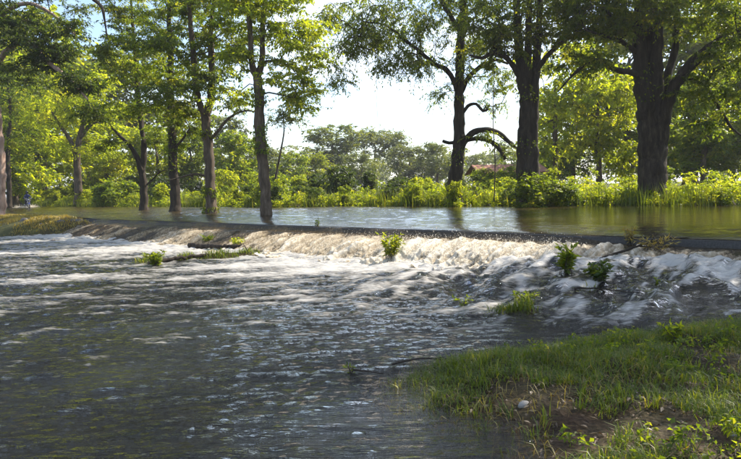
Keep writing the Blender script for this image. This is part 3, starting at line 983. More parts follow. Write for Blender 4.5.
Y = 41.0
tree('roadside_tree', 'leaning tree with a crooked limb to the left, leftmost of the row in the flood', P(144, 211, Y) - np.array((0, 0, 0.15)),
     [path([(144, 212), (144, 192), (143, 178), (138, 160), (131, 147), (122, 138), (112, 128)], Y, [0.28, 0.24, 0.16, 0.07]),
      path([(142, 172), (144, 150), (141, 120), (137, 80), (133, 30), (130, -20)], Y, [0.2, 0.16, 0.05], [0, 1])],
     [pad(118, 112, Y, 1.6, 1.7, 0.7, 17), pad(135, 75, Y, 1.8, 2.0, 0.8, 20), pad(118, 55, Y, 1.5, 1.8, 0.8, 18), pad(140, 30, Y, 2.4, 2.4, 1.0, 26),
      pad(128, 5, Y, 2.6, 2.6, 1.0, 26), pad(125, -25, Y, 2.0, 2.0, 0.9, 14), pad(155, 135, Y, 0.9, 1.1, 0.6, 8), pad(108, 145, Y, 0.9, 1, 0.4, 6)],
     'layered', 'leaf_mid', 'bark_dark', seed=14, more=1.1, group='roadside trees standing in the flood',
     limbs=[path([(144, 187), (152, 180), (160, 172), (168, 170)], Y, [0.07, 0.05, 0.02])])

# --- left edge
Y = 35.5
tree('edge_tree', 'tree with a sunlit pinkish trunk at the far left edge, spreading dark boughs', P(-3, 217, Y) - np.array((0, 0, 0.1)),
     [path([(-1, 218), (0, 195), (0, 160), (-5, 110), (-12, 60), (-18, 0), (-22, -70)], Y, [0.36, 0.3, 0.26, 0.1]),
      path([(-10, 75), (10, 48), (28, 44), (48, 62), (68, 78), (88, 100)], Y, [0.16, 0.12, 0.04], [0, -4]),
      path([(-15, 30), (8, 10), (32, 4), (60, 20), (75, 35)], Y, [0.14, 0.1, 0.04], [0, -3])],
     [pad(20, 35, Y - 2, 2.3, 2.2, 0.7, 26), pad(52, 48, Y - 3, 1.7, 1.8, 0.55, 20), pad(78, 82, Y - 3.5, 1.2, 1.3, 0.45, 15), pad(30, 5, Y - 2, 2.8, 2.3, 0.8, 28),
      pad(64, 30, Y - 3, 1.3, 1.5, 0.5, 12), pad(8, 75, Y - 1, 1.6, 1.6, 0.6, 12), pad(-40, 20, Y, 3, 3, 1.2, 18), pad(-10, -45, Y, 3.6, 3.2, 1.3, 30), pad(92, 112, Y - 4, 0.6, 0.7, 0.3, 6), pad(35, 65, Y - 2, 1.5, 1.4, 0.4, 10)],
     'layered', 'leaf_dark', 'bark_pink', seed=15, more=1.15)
Y = 30.0                                          # a bare snag hanging in from above
tree('overhanging_branch_tree', 'dark bare bough hanging in from the top between two left trees', np.array((-26.5, 34.5, -0.25)),
     [[(-26.5, 34.5, -0.3, 0.3), (-25.5, 34.0, 5, 0.26), (-23.5, 33.5, 10, 0.2), (-20.5, 32.5, 12.4, 0.13), *path([(78, -8), (94, 0), (102, 8), (105, 22), (107, 38)], Y, [0.10, 0.07, 0.025])]],
     [((-25.5, 35, 12.5), (2.2, 2.2, 1.2), 20), ((-23, 33, 14), (2.2, 2.2, 1.2), 18)], 'layered', 'leaf_dark', 'bark_dark', seed=16)

Y = 62.0
tree('verge_tree', 'stout pale-trunked tree in the sunny thicket right of the motorcycle', P(79, 203, Y) - np.array((0, 0, 0.2)),
     [path([(79, 205), (78, 180), (77, 160), (79, 140), (84, 120), (90, 100)], Y, [0.38, 0.33, 0.26, 0.13]),
      path([(77, 160), (70, 140), (60, 125), (52, 112)], Y, [0.25, 0.18, 0.08]), path([(80, 138), (92, 124), (106, 120)], Y, [0.2, 0.14, 0.06])],
     [pad(75, 105, Y, 3.2, 3.0, 1.6, 34), pad(50, 115, Y, 2.4, 2.4, 1.3, 18), pad(103, 110, Y, 2.5, 2.4, 1.3, 20), pad(85, 80, Y, 3.0, 2.6, 1.2, 22), pad(60, 150, Y - 1, 1.4, 1.6, 0.9, 8), pad(98, 148, Y - 1, 1.6, 1.6, 1.0, 10)],
     'broad', 'leaf_yellow', 'bark', seed=17, more=1.35, clump_r=1.1)
Y = 64.0
tree('verge_tree', 'thin dark-trunked tree beside the far left edge, behind the motorcycle', P(9, 206, Y) - np.array((0, 0, 0.2)),
     [path([(9, 208), (9, 180), (8, 150), (10, 110), (6, 70)], Y, [0.24, 0.2, 0.1])],
     [pad(10, 130, Y, 2.6, 2.4, 2.2, 28), pad(28, 100, Y, 3.0, 2.6, 2.0, 30), pad(5, 80, Y, 3.0, 2.6, 2.0, 26), pad(35, 150, Y, 1.8, 1.8, 1.5, 14)],
     'broad', 'leaf_mid', 'bark_dark', seed=18, clump_r=1.1)

# --- right half: three big trees
Y = 34.0
tree('gnarled_tree', 'gnarled tree with arched mossy limb reaching right over the far bank', P(454, 203, Y) - np.array((0, 0, 0.2)),
     [path([(454, 206), (454, 185), (457, 160), (459, 135), (459, 105), (460, 75), (461, 40), (464, 0), (466, -50)], Y, [0.42, 0.36, 0.30, 0.26, 0.08])],
     [pad(392, 22, Y - 2, 2.2, 2.2, 1.0, 42), pad(360, 42, Y - 2, 1.6, 1.9, 0.7, 26), pad(350, 12, Y - 2, 1.5, 1.8, 0.7, 20), pad(402, 62, Y - 2, 1.5, 1.6, 0.7, 20), pad(500, 78, Y, 0.9, 1.0, 0.7, 9), pad(482, 42, Y, 1.2, 1.2, 0.7, 12), pad(425, 45, Y - 1, 1.6, 1.6, 1.0, 15), pad(440, 10, Y, 2.2, 2.2, 1.0, 24),
      pad(485, 25, Y, 1.8, 2.0, 1.2, 18), pad(470, 65, Y - .5, 1.0, 1.0, 0.8, 8), pad(455, -35, Y, 3.4, 3.0, 1.3, 32), pad(405, -20, Y - 2, 2.2, 2.2, 0.9, 16), pad(490, 95, Y, 0.9, 0.9, 0.8, 6), pad(340, 75, Y - 3, 0.9, 1.0, 0.6, 6), pad(440, 90, Y, 0.8, 0.8, 0.5, 5), pad(512, 148, Y - 1, 0.5, 0.5, 0.4, 4), pad(485, 135, Y - 1, 0.5, 0.4, 0.2, 3)],
     'weep', 'leaf_mid', 'bark_dark', seed=21, more=1.35, ivy=500, vines=10,
     limbs=[path([(456, 163), (462, 146), (472, 134), (485, 130), (498, 133), (508, 141), (517, 149), (524, 150)], Y, [0.21, 0.18, 0.13, 0.03], [0, -1.0]),
            path([(468, 140), (482, 139), (493, 143), (500, 150), (505, 159)], Y, [0.13, 0.13, 0.14, 0.10], [0, -1.4]),
            path([(457, 142), (449, 143), (443, 141)], Y, [0.13, 0.1, 0.09], [0, -0.3]),
            path([(459, 97), (454, 82), (446, 70), (434, 64), (418, 50), (402, 38), (385, 25), (362, 22)], Y, [0.16, 0.13, 0.09, 0.03], [0, -2.4]),
            path([(461, 92), (470, 76), (482, 66), (496, 60), (508, 64)], Y, [0.17, 0.13, 0.06], [0, 0.5]),
            path([(460, 118), (468, 106), (476, 104), (483, 111), (488, 109)], Y, [0.11, 0.09, 0.07], [0, -0.5]),
            path([(462, 35), (448, 12), (430, -15), (405, -35)], Y, [0.16, 0.12, 0.05], [0, -2])])

Y = 31.0
tree('big_tree', 'big dark multi-stemmed tree rising behind a leafy bush, centre right', P(529, 204, Y) - np.array((0, 0, 0.3)),
     [path([(529, 207), (529, 175), (528, 140), (527, 105), (522, 75), (518, 35), (515, -20), (510, -80)], Y, [0.50, 0.44, 0.36, 0.2, 0.08]),
      path([(534, 206), (533, 170), (532, 130), (533, 95), (537, 50), (540, 0), (545, -60)], Y, [0.40, 0.36, 0.25, 0.16, 0.07], [-.2, .3]),
      path([(524, 206), (524, 170), (524, 130), (526, 85), (528, 40), (529, -10), (528, -70)], Y, [0.38, 0.33, 0.25, 0.16, 0.07], [.2, -.4])],
     [pad(500, 15, Y - 1, 2.0, 2.0, 0.9, 20), pad(545, 15, Y, 2.2, 2.0, 1.0, 22), pad(560, 40, Y, 1.7, 1.8, 0.7, 11), pad(510, 45, Y - 1, 1.2, 1.4, 0.6, 9), pad(525, -30, Y, 3.6, 3.4, 1.4, 36), pad(525, -85, Y, 3.2, 3.2, 1.5, 30), pad(590, 20, Y - 1, 1.8, 1.8, 0.7, 16), pad(575, -15, Y, 2.4, 2.4, 1.0, 22)],
     'fine', 'leaf_mid', 'bark_dark', seed=22, more=1.35, ivy=500, vines=9,
     limbs=[path([(522, 80), (510, 62), (496, 52), (482, 58), (470, 55)], Y, [0.16, 0.12, 0.05], [0, -1.5]),
            path([(533, 75), (548, 55), (565, 40), (585, 32), (606, 30)], Y, [0.15, 0.11, 0.04], [0, -1.5])])

Y = 29.0
tree('big_tree', 'largest dark tree with thick fluted trunk and sweeping limb at right', P(652, 204, Y) - np.array((0, 0, 0.3)),
     [path([(650, 207), (650, 180), (649, 140), (646, 105), (641, 70), (639, 30), (640, -20), (636, -80)], Y, [0.54, 0.48, 0.43, 0.31, 0.20, 0.10]),
      path([(656, 206), (656, 175), (657, 140), (656, 100), (656, 60), (658, 15), (662, -40), (665, -90)], Y, [0.50, 0.44, 0.40, 0.29, 0.20, 0.1], [-.25, .3]),
      path([(653, 206), (653, 170), (652, 130), (651, 90), (650, 50), (650, 0)], Y + .5, [0.55, 0.5, 0.4, 0.2])],
     [pad(610, 15, Y - 1, 2.0, 2.0, 0.9, 22), pad(650, 8, Y - 1.5, 2.0, 1.6, 0.8, 20), pad(700, 15, Y - 1, 2.0, 2.0, 0.8, 18), pad(730, 55, Y - 2, 1.6, 1.8, 0.7, 14), pad(720, 110, Y - 2, 1.2, 1.4, 0.9, 10), pad(690, 85, Y - 1, 1.0, 1.2, 0.6, 7),
      pad(650, -40, Y, 4.0, 3.6, 1.5, 42), pad(655, -100, Y, 3.6, 3.6, 1.6, 34), pad(720, -20, Y - 1, 3.2, 3, 1.2, 26), pad(585, 62, Y - 1, 1.2, 1.4, 0.5, 9), pad(600, -20, Y - 1, 2.4, 2.4, 1.0, 20), pad(770, 30, Y - 2, 2.2, 2.4, 1.0, 18)],
     'fine', 'leaf_mid', 'bark_dark', seed=23, more=1.35, ivy=200, vines=8,
     limbs=[path([(660, 150), (664, 118), (672, 92), (686, 70), (704, 52), (722, 40), (745, 30), (775, 15)], Y, [0.34, 0.30, 0.26, 0.2, 0.1], [0, -2]),
            path([(664, 100), (668, 75), (675, 50), (677, 10), (684, -40)], Y, [0.2, 0.17, 0.06], [0, 1]),
            path([(647, 78), (632, 73), (616, 70), (600, 62), (584, 66), (570, 78), (558, 92)], Y, [0.17, 0.13, 0.09, 0.03], [0, -1.6]),
            path([(672, 80), (688, 78), (704, 86), (718, 106), (732, 128), (748, 140)], Y, [0.13, 0.1, 0.03], [0, -1.4]),
            path([(640, 55), (622, 42), (604, 36), (585, 30)], Y, [0.14, 0.1, 0.03], [0, -1.5])])

Y = 32.5
tree('sapling', 'thin bare pole-like sapling between the gnarled tree and the dark multi-stemmed one', P(494, 203, Y) - np.array((0, 0, 0.2)),
     [path([(494, 206), (495, 160), (493, 120), (494, 80), (492, 45)], Y, [0.028, 0.024, 0.014])],
     [pad(493, 60, Y, 0.4, 0.4, 0.5, 4), pad(494, 38, Y, 0.5, 0.5, 0.4, 5)], 'fine', 'leaf_mid', 'bark', seed=25, clump_r=0.4, min_frac=0.6)
Y = 44.0
tree('sapling', 'pale slanting sapling with wispy leaves right of the slender straight tree', P(274, 200, Y) - np.array((0, 0, 0.2)),
     [path([(273, 204), (276, 175), (280, 155), (284, 130), (282, 105)], Y, [0.09, 0.07, 0.03])],
     [pad(290, 110, Y, 1.3, 1.3, 0.9, 10), pad(300, 95, Y, 1.2, 1.2, 0.7, 7), pad(278, 118, Y, 0.9, 0.9, 0.7, 5)], 'fine', 'leaf_grey', 'bark', seed=26, min_frac=0.5)

# --- the near canopy at upper right: trees just outside the frame on the near bank that shade it
def side_tree(label, bx, by, h, seed, lean=(0, 0), rad=4.0, n=90, leaf='leaf_mid'):
    bz = ground_at(bx, by)
    tp = (bx + lean[0], by + lean[1])
    return tree('bank_tree', label, (bx, by, bz - 0.1),
                [[(bx, by, bz - 0.2, 0.36), (bx + lean[0] * .2, by + lean[1] * .2, bz + h * .3, 0.3), (bx + lean[0] * .6, by + lean[1] * .6, bz + h * .6, 0.22), (*tp, bz + h, 0.08)]],
                [((tp[0], tp[1], bz + h * .78), (rad, rad, h * .17), n), ((tp[0] - 1, tp[1], bz + h * .95), (rad * .8, rad * .8, h * .15), n // 2)],
                'broad', leaf, 'bark', seed=seed, clump_r=1.2, group='trees on the near bank right of the frame')
side_tree('spreading tree on the near bank just outside the right edge, nearest', 11.3, 10.3, 10.0, 31, (-0.4, 0.4), 2.7, 60)
side_tree('tall tree on the near bank outside the right edge, beyond the nearest one', 16.0, 15.8, 12.0, 32, (-0.6, 0.3), 3.2, 65)


# ------------------------------------------------------------------ background woodland: four kinds, copied
def proto(seed, kind):
    r = np.random.default_rng(seed)
    h = 10.0
    if kind == 'round':
        pads = [((0, 0, 6.5), (3.2, 3.2, 2.6), 60), ((1.2, 0.5, 8.5), (2.0, 2.0, 1.3), 24), ((-1.4, -.6, 4.2), (2.2, 2.2, 1.4), 26), ((1.2, -1, 2.6), (2, 2, 1.2), 18)]
    elif kind == 'tall':
        pads = [((0, 0, 8.5), (2.0, 2.0, 1.6), 34), ((.8, .2, 6.2), (1.7, 1.7, 1.1), 22), ((-1.0, .4, 4.8), (1.5, 1.5, 1.0), 18), ((.3, -.6, 3.0), (1.4, 1.4, .9), 12)]
    elif kind == 'flat':
        pads = [((0, 0, 9.0), (4.4, 4.4, 0.8), 60), ((-2.2, 1, 8.0), (2.2, 2.2, .6), 18), ((2.4, -.6, 7.6), (2.0, 2.0, .6), 18), ((0, 0, 6.6), (1.6, 1.6, .5), 8)]
    else:                                         # airy
        pads = [((0, 0, 8.3), (2.8, 2.8, 1.6), 34), ((-1.7, .6, 6.0), (1.8, 1.8, 1.0), 16), ((1.9, -.4, 5.4), (1.8, 1.8, 1.0), 16), ((0.2, .4, 3.6), (1.6, 1.6, 1.2), 10)]
    fork = [(0, 0, -0.4, .24), (.1, 0, 2.2, .2), (-.1, .1, 4.6, .16), (.1, 0, 7.5, .06)]
    return fork, pads


BGKIND = {}
def bg_tree(kind, label, px, Y, hpx, group, leaf='leaf_mid', rot=0.0, wide=1.0, name='background_tree'):
    key = (kind, leaf)
    x = float(P(px, 195, Y)[0]); z = ground_at(x, Y)
    hm = hpx * Y / FPX
    if key not in BGKIND:
        fork, pads = proto(len(BGKIND) + 70, kind)
        t = tree(name, label, (0, 0, 0), [fork], pads, 'back', leaf, 'bark', seed=100 + len(BGKIND), clump_r=1.05, min_frac=0.15)
        BGKIND[key] = t
        o = t
    else:
        o = copy_tree(BGKIND[key])
    o.location = (x, Y, z - 0.1)
    o.rotation_euler = (0, 0, rot)
    k = hm / 10.2
    o.scale = (k * wide, k * wide, k)
    tag(o, label, 'tree', group)
    o.name = name
    return o


G1 = 'trees of the sunny wood at left'
for args in [
    ('round', 'broad yellow-green tree behind the thin dark-trunked one at the left edge', 14, 76, 120, G1, 'leaf_yellow', 0.3, 1.1),
    ('tall', 'tall yellow-green tree rising right of the motorcycle, behind the thicket', 42, 82, 150, G1, 'leaf_yellow', 1.9, 1.3),
    ('round', 'rounded yellow-green tree between the stout pale trunk and the leaning tree', 108, 74, 85, G1, 'leaf_yellow', 2.2, 1.2),
    ('airy', 'tall thin-leaved tree showing sky through it, above the stout pale trunk', 90, 90, 160, G1, 'leaf_fresh', 0.9, 1.2),
    ('round', 'green tree filling the gap between the two leftmost roadside trunks', 158, 70, 75, G1, 'leaf_fresh', 4.0, 1.2),
    ('round', 'dark green tree between the two middle roadside trunks', 192, 68, 72, G1, 'leaf_mid', 5.0, 1.1),
    ('round', 'bushy green tree between the forked and the slender roadside tree', 236, 66, 70, G1, 'leaf_mid', 1.2, 1.2),
    ('airy', 'taller grey-green tree behind the bushy one left of the slender trunk', 222, 88, 82, G1, 'leaf_grey', 2.9, 1.2),
    ('tall', 'tall green tree far left, rising above the dark boughs', 20, 95, 195, G1, 'leaf_fresh', 2.2, 1.5),
    ('airy', 'high airy tree behind the crowns of the two leftmost roadside trees', 140, 98, 150, G1, 'leaf_grey', 0.2, 1.2),
    ('round', 'spreading green tree beyond the left edge of the frame', -40, 70, 150, G1, 'leaf_mid', 0.8, 1.3),
]:
    bg_tree(*args)
G2 = 'hazy trees across the open ground'
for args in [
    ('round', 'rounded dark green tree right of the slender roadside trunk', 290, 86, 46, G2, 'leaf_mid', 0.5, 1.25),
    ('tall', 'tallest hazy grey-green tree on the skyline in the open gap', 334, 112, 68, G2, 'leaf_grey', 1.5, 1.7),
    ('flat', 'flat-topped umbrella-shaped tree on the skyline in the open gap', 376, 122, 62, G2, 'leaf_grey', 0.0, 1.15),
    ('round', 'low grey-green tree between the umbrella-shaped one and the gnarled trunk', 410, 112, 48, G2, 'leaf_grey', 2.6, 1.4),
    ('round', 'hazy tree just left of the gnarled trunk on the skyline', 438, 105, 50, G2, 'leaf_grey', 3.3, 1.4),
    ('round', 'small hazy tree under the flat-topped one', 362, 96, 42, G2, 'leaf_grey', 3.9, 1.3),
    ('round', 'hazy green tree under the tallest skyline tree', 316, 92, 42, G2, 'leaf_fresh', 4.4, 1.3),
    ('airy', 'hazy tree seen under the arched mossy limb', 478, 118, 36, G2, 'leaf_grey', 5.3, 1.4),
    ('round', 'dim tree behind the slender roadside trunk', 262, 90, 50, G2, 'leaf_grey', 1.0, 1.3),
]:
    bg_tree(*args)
G3 = 'trees of the wood at right'
for args in [
    ('round', 'bright yellow tree glowing in sunlight between the two big dark trunks', 598, 46, 128, G3, 'leaf_yellow', 0.4, 0.95),
    ('airy', 'yellow-green tree close behind the dark multi-stemmed trunk', 556, 50, 150, G3, 'leaf_yellow', 1.7, 0.9),
    ('round', 'dense green tree right of the largest trunk', 704, 44, 118, G3, 'leaf_mid', 2.8, 1.1),
    ('round', 'sunlit green tree at the right edge behind the drooping branches', 748, 50, 130, G3, 'leaf_fresh', 3.6, 1.1),
    ('tall', 'tall yellowish tree rising behind the right-hand wood', 690, 62, 190, G3, 'leaf_fresh', 4.9, 1.3),
    ('tall', 'tall tree behind the largest trunk, left side', 628, 64, 175, G3, 'leaf_fresh', 0.9, 1.2),
    ('round', 'green tree behind the left flank of the glowing yellow one', 572, 66, 95, G3, 'leaf_mid', 5.6, 1.2),
    ('round', 'broad tree beyond the right edge of the frame', 810, 46, 150, G3, 'leaf_mid', 2.0, 1.2),
    ('round', 'low dark tree filling the gap left of the largest trunk', 632, 72, 62, G3, 'leaf_mid', 3.1, 1.5),
    ('round', 'low dark tree filling the gap right of the largest trunk', 684, 70, 62, G3, 'leaf_mid', 4.1, 1.5),
    ('round', 'low dark tree deep in the wood near the right edge', 732, 72, 66, G3, 'leaf_mid', 5.1, 1.5),
    ('round', 'low tree right behind the red-roofed house', 556, 78, 52, G3, 'leaf_mid', 0.6, 1.5),
    ('tall', 'tall green tree behind the right edge', 770, 60, 200, G3, 'leaf_mid', 1.1, 1.3),
]:
    bg_tree(*args)

# far wood that reads as one mass
r_ = np.random.default_rng(90)
n = 1300
ang = r_.uniform(-1.15, 1.15, n); dist = r_.uniform(135, 230, n)
cx, cy = np.sin(ang) * dist, np.cos(ang) * dist
top = 7.0 + 7.5 * fbm(ang * 14, np.zeros(n), 3, 5)
cz = r_.uniform(0.1, 1.0, n) ** 0.7 * top
mb = MB()
sprays(r_, mb, None, np.stack([cx, cy, cz + .4], -1), 2.4, dict(twigs=8, leaves=8, llen=0.9, lwid=0.6, flat=0.6, droop=0.2))
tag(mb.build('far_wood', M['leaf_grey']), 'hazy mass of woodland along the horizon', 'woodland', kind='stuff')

# ------------------------------------------------------------------ undergrowth on the far bank
r_ = np.random.default_rng(120)


def shrub_proto(kind, leaf, seed, name='shrub'):
    h = 2.0
    if kind == 'dome':
        pads = [((0, 0, 1.15), (0.95, 0.95, 0.75), 34), ((.5, .2, .6), (.7, .7, .5), 14), ((-.5, -.2, .55), (.7, .7, .5), 14)]
    elif kind == 'upright':
        pads = [((0, 0, 1.5), (0.5, 0.5, 0.55), 16), ((.15, .1, .9), (.55, .55, .6), 16), ((-.1, -.1, .4), (.6, .6, .3), 10)]
    else:
        pads = [((0, 0, .8), (1.3, 1.2, .6), 36), ((.7, 0, 1.2), (.6, .6, .5), 14), ((-.6, .3, 1.35), (.6, .6, .5), 14)]
    stems = [[(0, 0, -.15, .03), (.03, 0, .5, .025), (.05, .04, 1.2, .012)], [(.03, 0, -.15, .025), (.25, .1, .4, .02), (.45, .15, .9, .01)], [(-.03, 0, -.15, .025), (-.2, -.1, .4, .02), (-.45, -.15, .9, .01)]]
    return tree(name, '-', (0, 0, 0), stems, pads, 'shrub', leaf, 'bark', seed=seed, clump_r=0.36, tip_r=0.004, flare=1.0, min_frac=0.0, cat='shrub')


SHR = {}
def shrub(kind, leaf, x, y, h, label, group, rot, name='shrub', wide=1.0):
    key = (kind, leaf)
    if key not in SHR:
        SHR[key] = shrub_proto(kind, leaf, 200 + len(SHR), name); o = SHR[key]
    else:
        o = copy_tree(SHR[key])
    z = max(ground_at(x, y), -0.12)
    o.location = (x, y, z); o.rotation_euler = (0, 0, rot)
    k = h / 2.05
    o.scale = (k * wide, k * wide, k)
    tag(o, label, 'shrub', group); o.name = name
    return o


SEGS = [  # s from, s to, count, heights, leaves, words, group
    (-104, -64, 15, (2.0, 3.8), ['leaf_yellow', 'leaf_fresh', 'leaf_mid'], 'shrubs behind the motorcycle', 'sunny shrubs in the thicket behind the motorcycle'),
    (-64, -44, 12, (1.4, 3.0), ['leaf_yellow', 'leaf_fresh', 'leaf_yellow'], 'yellow-green shrubs behind the left flooded trees', 'shrubs behind the left row of flooded trees'),
    (-44, -32, 11, (1.4, 2.8), ['leaf_fresh', 'leaf_mid', 'leaf_fresh'], 'green shrubs behind the slender roadside tree', 'shrubs behind the slender roadside tree'),
    (-32, -21, 13, (0.9, 2.1), ['leaf_fresh', 'leaf_mid', 'leaf_yellow'], 'low shrubs below the open sky gap', 'shrubs below the open sky gap'),
    (-21, -14, 8, (0.6, 1.4), ['leaf_fresh', 'leaf_mid', 'leaf_fresh'], 'low shrubs beside the gnarled tree', 'shrubs beside the gnarled tree'),
    (-14, -6, 9, (0.6, 1.4), ['leaf_yellow', 'leaf_fresh', 'leaf_mid'], 'leafy shrubs between the two big trunks', 'shrubs between the two big dark trunks'),
    (-6, 5, 9, (0.6, 1.4), ['leaf_fresh', 'leaf_mid', 'leaf_fresh'], 'leafy shrubs right of the largest trunk', 'shrubs right of the largest trunk'),
]
ORD = ['leftmost', 'second from left', 'third from left', 'fourth from left', 'fifth from left']
for a, b, cnt, hh, lv, words, grp in SEGS:
    for k in range(cnt):
        s = a + (b - a) * (k + r_.uniform(0.2, 0.8)) / cnt
        row = k % 3
        t = float(shore_t(s)) + (r_.uniform(0.2, 1.2), r_.uniform(2.5, 4.5), r_.uniform(6, 9))[row]
        x, y = xy(s, t)
        lab = ORD[k // 3] + ' of the ' + ('waterline', 'second-row', 'rearmost')[row] + ' ' + words
        shrub(['dome', 'spread', 'upright'][int(r_.integers(0, 3))], (lv[row] if r_.random() < 0.72 else 'leaf_dark'), float(x), float(y), r_.uniform(*hh) * (0.75, 0.95, 1.15)[row], lab, grp, r_.uniform(0, 6.28))
# singled-out bushes
x, y = P(536, 205, 30.0)[:2]
shrub('dome', 'leaf_mid', float(x) , float(y), 1.75, 'large leafy bush round the foot of the dark multi-stemmed tree', None, 0.4, 'bush', 1.35)
x, y = P(558, 205, 30.2)[:2]
shrub('spread', 'leaf_mid', float(x), float(y), 1.5, 'lower bush adjoining the large leafy one, on its right', None, 2.4, 'bush', 1.2)
x, y = P(341, 203, 45.0)[:2]
shrub('dome', 'leaf_dark', float(x), float(y), 2.6, 'darkest bush on the far bank, under the open sky gap', None, 1.4, 'bush', 1.0)
x, y = P(455, 205, 33.0)[:2]
shrub('upright', 'leaf_yellow', float(x), float(y), 1.5, 'bright yellow-green bush at the foot of the gnarled tree', None, 1.0, 'bush', 1.0)
x, y = P(121, 203, 58.0)[:2]
shrub('spread', 'leaf_mid', float(x), float(y), 2.8, 'dark rounded bush in the sunny thicket left of the leaning tree', None, 1.0, 'bush', 1.3)

# low growth that nobody could count
n = 5200
s = r_.uniform(-105, 26, n); dt = r_.exponential(3.2, n) - 0.5
t = shore_t(s) + dt
x, y = xy(s, t)
hh = 0.15 + 0.75 * fbm(x * 0.5, y * 0.5, 3, 15) + 0.06 * np.clip(dt, 0, 8)
z = ground_z(x, y) + hh * r_.uniform(0.1, 1.0, n)
mb = MB()
sprays(r_, mb, None, np.stack([x, y, z], -1), 0.32, dict(twigs=5, leaves=7, llen=0.17, lwid=0.45, flat=1.0, droop=0.1, tumble=0.7))
tag(mb.build('undergrowth', M['leaf_fresh']), 'low tangled weeds covering the far bank', 'undergrowth', kind='stuff')


def blades(rng, mb, x, y, z, h, w, lean=0.5, tint=None):
    n = len(x)
    a = rng.uniform(0, 2 * math.pi, n)
    d = np.stack([np.cos(a), np.sin(a), np.zeros(n)], 1)
    b = a + rng.normal(1.57, 0.5, n)
    sd = np.stack([np.cos(b), np.sin(b), np.zeros(n)], 1) * (np.broadcast_to(w, (n,)) * 0.5)[:, None]
    p0 = np.stack([x, y, z], 1)
    ln = rng.uniform(0.1, 1.0, n) * lean
    zz = np.array((0, 0, 1.0))
    p1 = p0 + zz * (h * 0.55)[:, None] + d * (h * ln * 0.25)[:, None]
    p2 = p0 + zz * (h * (1 - 0.35 * ln))[:, None] + d * (h * ln * 0.9)[:, None]
    V = np.stack([p0 - sd, p0 + sd, p1 + sd * 0.85, p1 - sd * 0.85, p2], 1).reshape(-1, 3)
    i = np.arange(n) * 5
    if tint is None:
        tint = np.clip(rng.normal(0.45, 0.22, n), 0, 1)
    mb.add(V, np.stack([i, i + 1, i + 2, i + 3], 1), np.stack([i + 3, i + 2, i + 4], 1), np.repeat(tint, 5))


# reeds along the far waterline
n = 15000
s = r_.uniform(-75, 20, n)
cl = fbm(s * 0.5, np.zeros(n), 3, 88)
dens = sst(0.40, 0.62, cl) + 0.8 * np.exp(-((s + 20) / 5) ** 2)
ok = r_.random(n) < dens
s = s[ok]
t = shore_t(s) + r_.normal(0.1, 0.6, len(s))
x, y = xy(s, t)
mb = MB()
blades(r_, mb, x, y, np.maximum(ground_z(x, y), -0.2) - 0.02, r_.uniform(0.5, 1.35, len(s)), r_.uniform(0.018, 0.04, len(s)), 0.55)
tag(mb.build('reeds', M['grass']), 'tall grass and reeds along the far waterline', 'reeds', kind='stuff')

# ------------------------------------------------------------------ near bank: grass, litter, weeds
def cloud(rng, n, x0, x1, y0, y1):
    return rng.uniform(x0, x1, n), rng.uniform(y0, y1, n)


r_ = np.random.default_rng(300)
x, y = cloud(r_, 230000, -0.2, 7.5, 2.6, 9.2)
sd = bank_sd(x, y)
gz = ground_z(x, y)
s, t = st(x, y)
wz = level(s, t)
cover = fbm(x * 1.5, y * 1.5, 4, 19)
dens = sst(-0.25, 0.35, sd + (cover - 0.5) * 0.9) * sst(0.38, 0.58, cover + 0.13 * sst(4.6, 5.6, y + 0.1 * x))
dens *= sst(-0.10, 0.02, gz - wz + 0.06)
bare = 0.6 * np.exp(-(((x - 2.5) / 0.9) ** 2) - (((y - 4.75) / 0.3) ** 2)) + np.exp(-(((x - 0.7) / 0.45) ** 2) - (((y - 4.0) / 0.7) ** 2)) * 1.2
dens = dens * np.clip(1 - bare, 0.04, 1)
ok = r_.random(len(x)) < dens * 0.6
x, y, gz, cover = x[ok], y[ok], gz[ok], cover[ok]
h = r_.uniform(0.03, 0.12, len(x)) * (0.6 + 1.0 * cover) * (1 + 0.35 * sst(5, 7, y))
mb = MB()
blades(r_, mb, x, y, gz - 0.01, h, r_.uniform(0.004, 0.009, len(x)), 1.7, np.clip(r_.normal(0.42, 0.22, len(x)) + 0.25 * (fbm(x * 2.5, y * 2.5, 2, 4) - 0.5), 0, 1))
# taller arching tufts
n = 420
tx, ty = cloud(r_, n, 0.2, 6.5, 3.2, 8.4)
ok = (bank_sd(tx, ty) > -0.05) & (r_.random(n) < 0.75)
tx, ty = tx[ok], ty[ok]
k = 16
x = np.repeat(tx, k) + r_.normal(0, 0.035, len(tx) * k); y = np.repeat(ty, k) + r_.normal(0, 0.035, len(tx) * k)
blades(r_, mb, x, y, ground_z(x, y) - 0.01, r_.uniform(0.08, 0.20, len(x)), r_.uniform(0.006, 0.012, len(x)), 1.25, np.clip(np.repeat(r_.normal(0.5, 0.2, len(tx)), k) + r_.normal(0, 0.12, len(x)), 0, 1))
tag(mb.build('grass', M['grass']), 'wet matted grass on the near bank, lower right', 'grass', kind='stuff')

# dead straw lying in the grass
n = 9000
x, y = cloud(r_, n, 0.0, 6.5, 3.0, 8.2)
ok = (bank_sd(x, y) > -0.1) & (r_.random(n) < sst(0.35, 0.6, fbm(x * 1.3, y * 1.3, 3, 71)))
x, y = x[ok], y[ok]
mb = MB()
blades(r_, mb, x, y, ground_z(x, y), r_.uniform(0.05, 0.16, len(x)), r_.uniform(0.003, 0.007, len(x)), 2.6)
tag(mb.build('dead_grass', M['dry_grass']), 'flattened dead straw in the grass of the near bank', 'grass', kind='stuff')

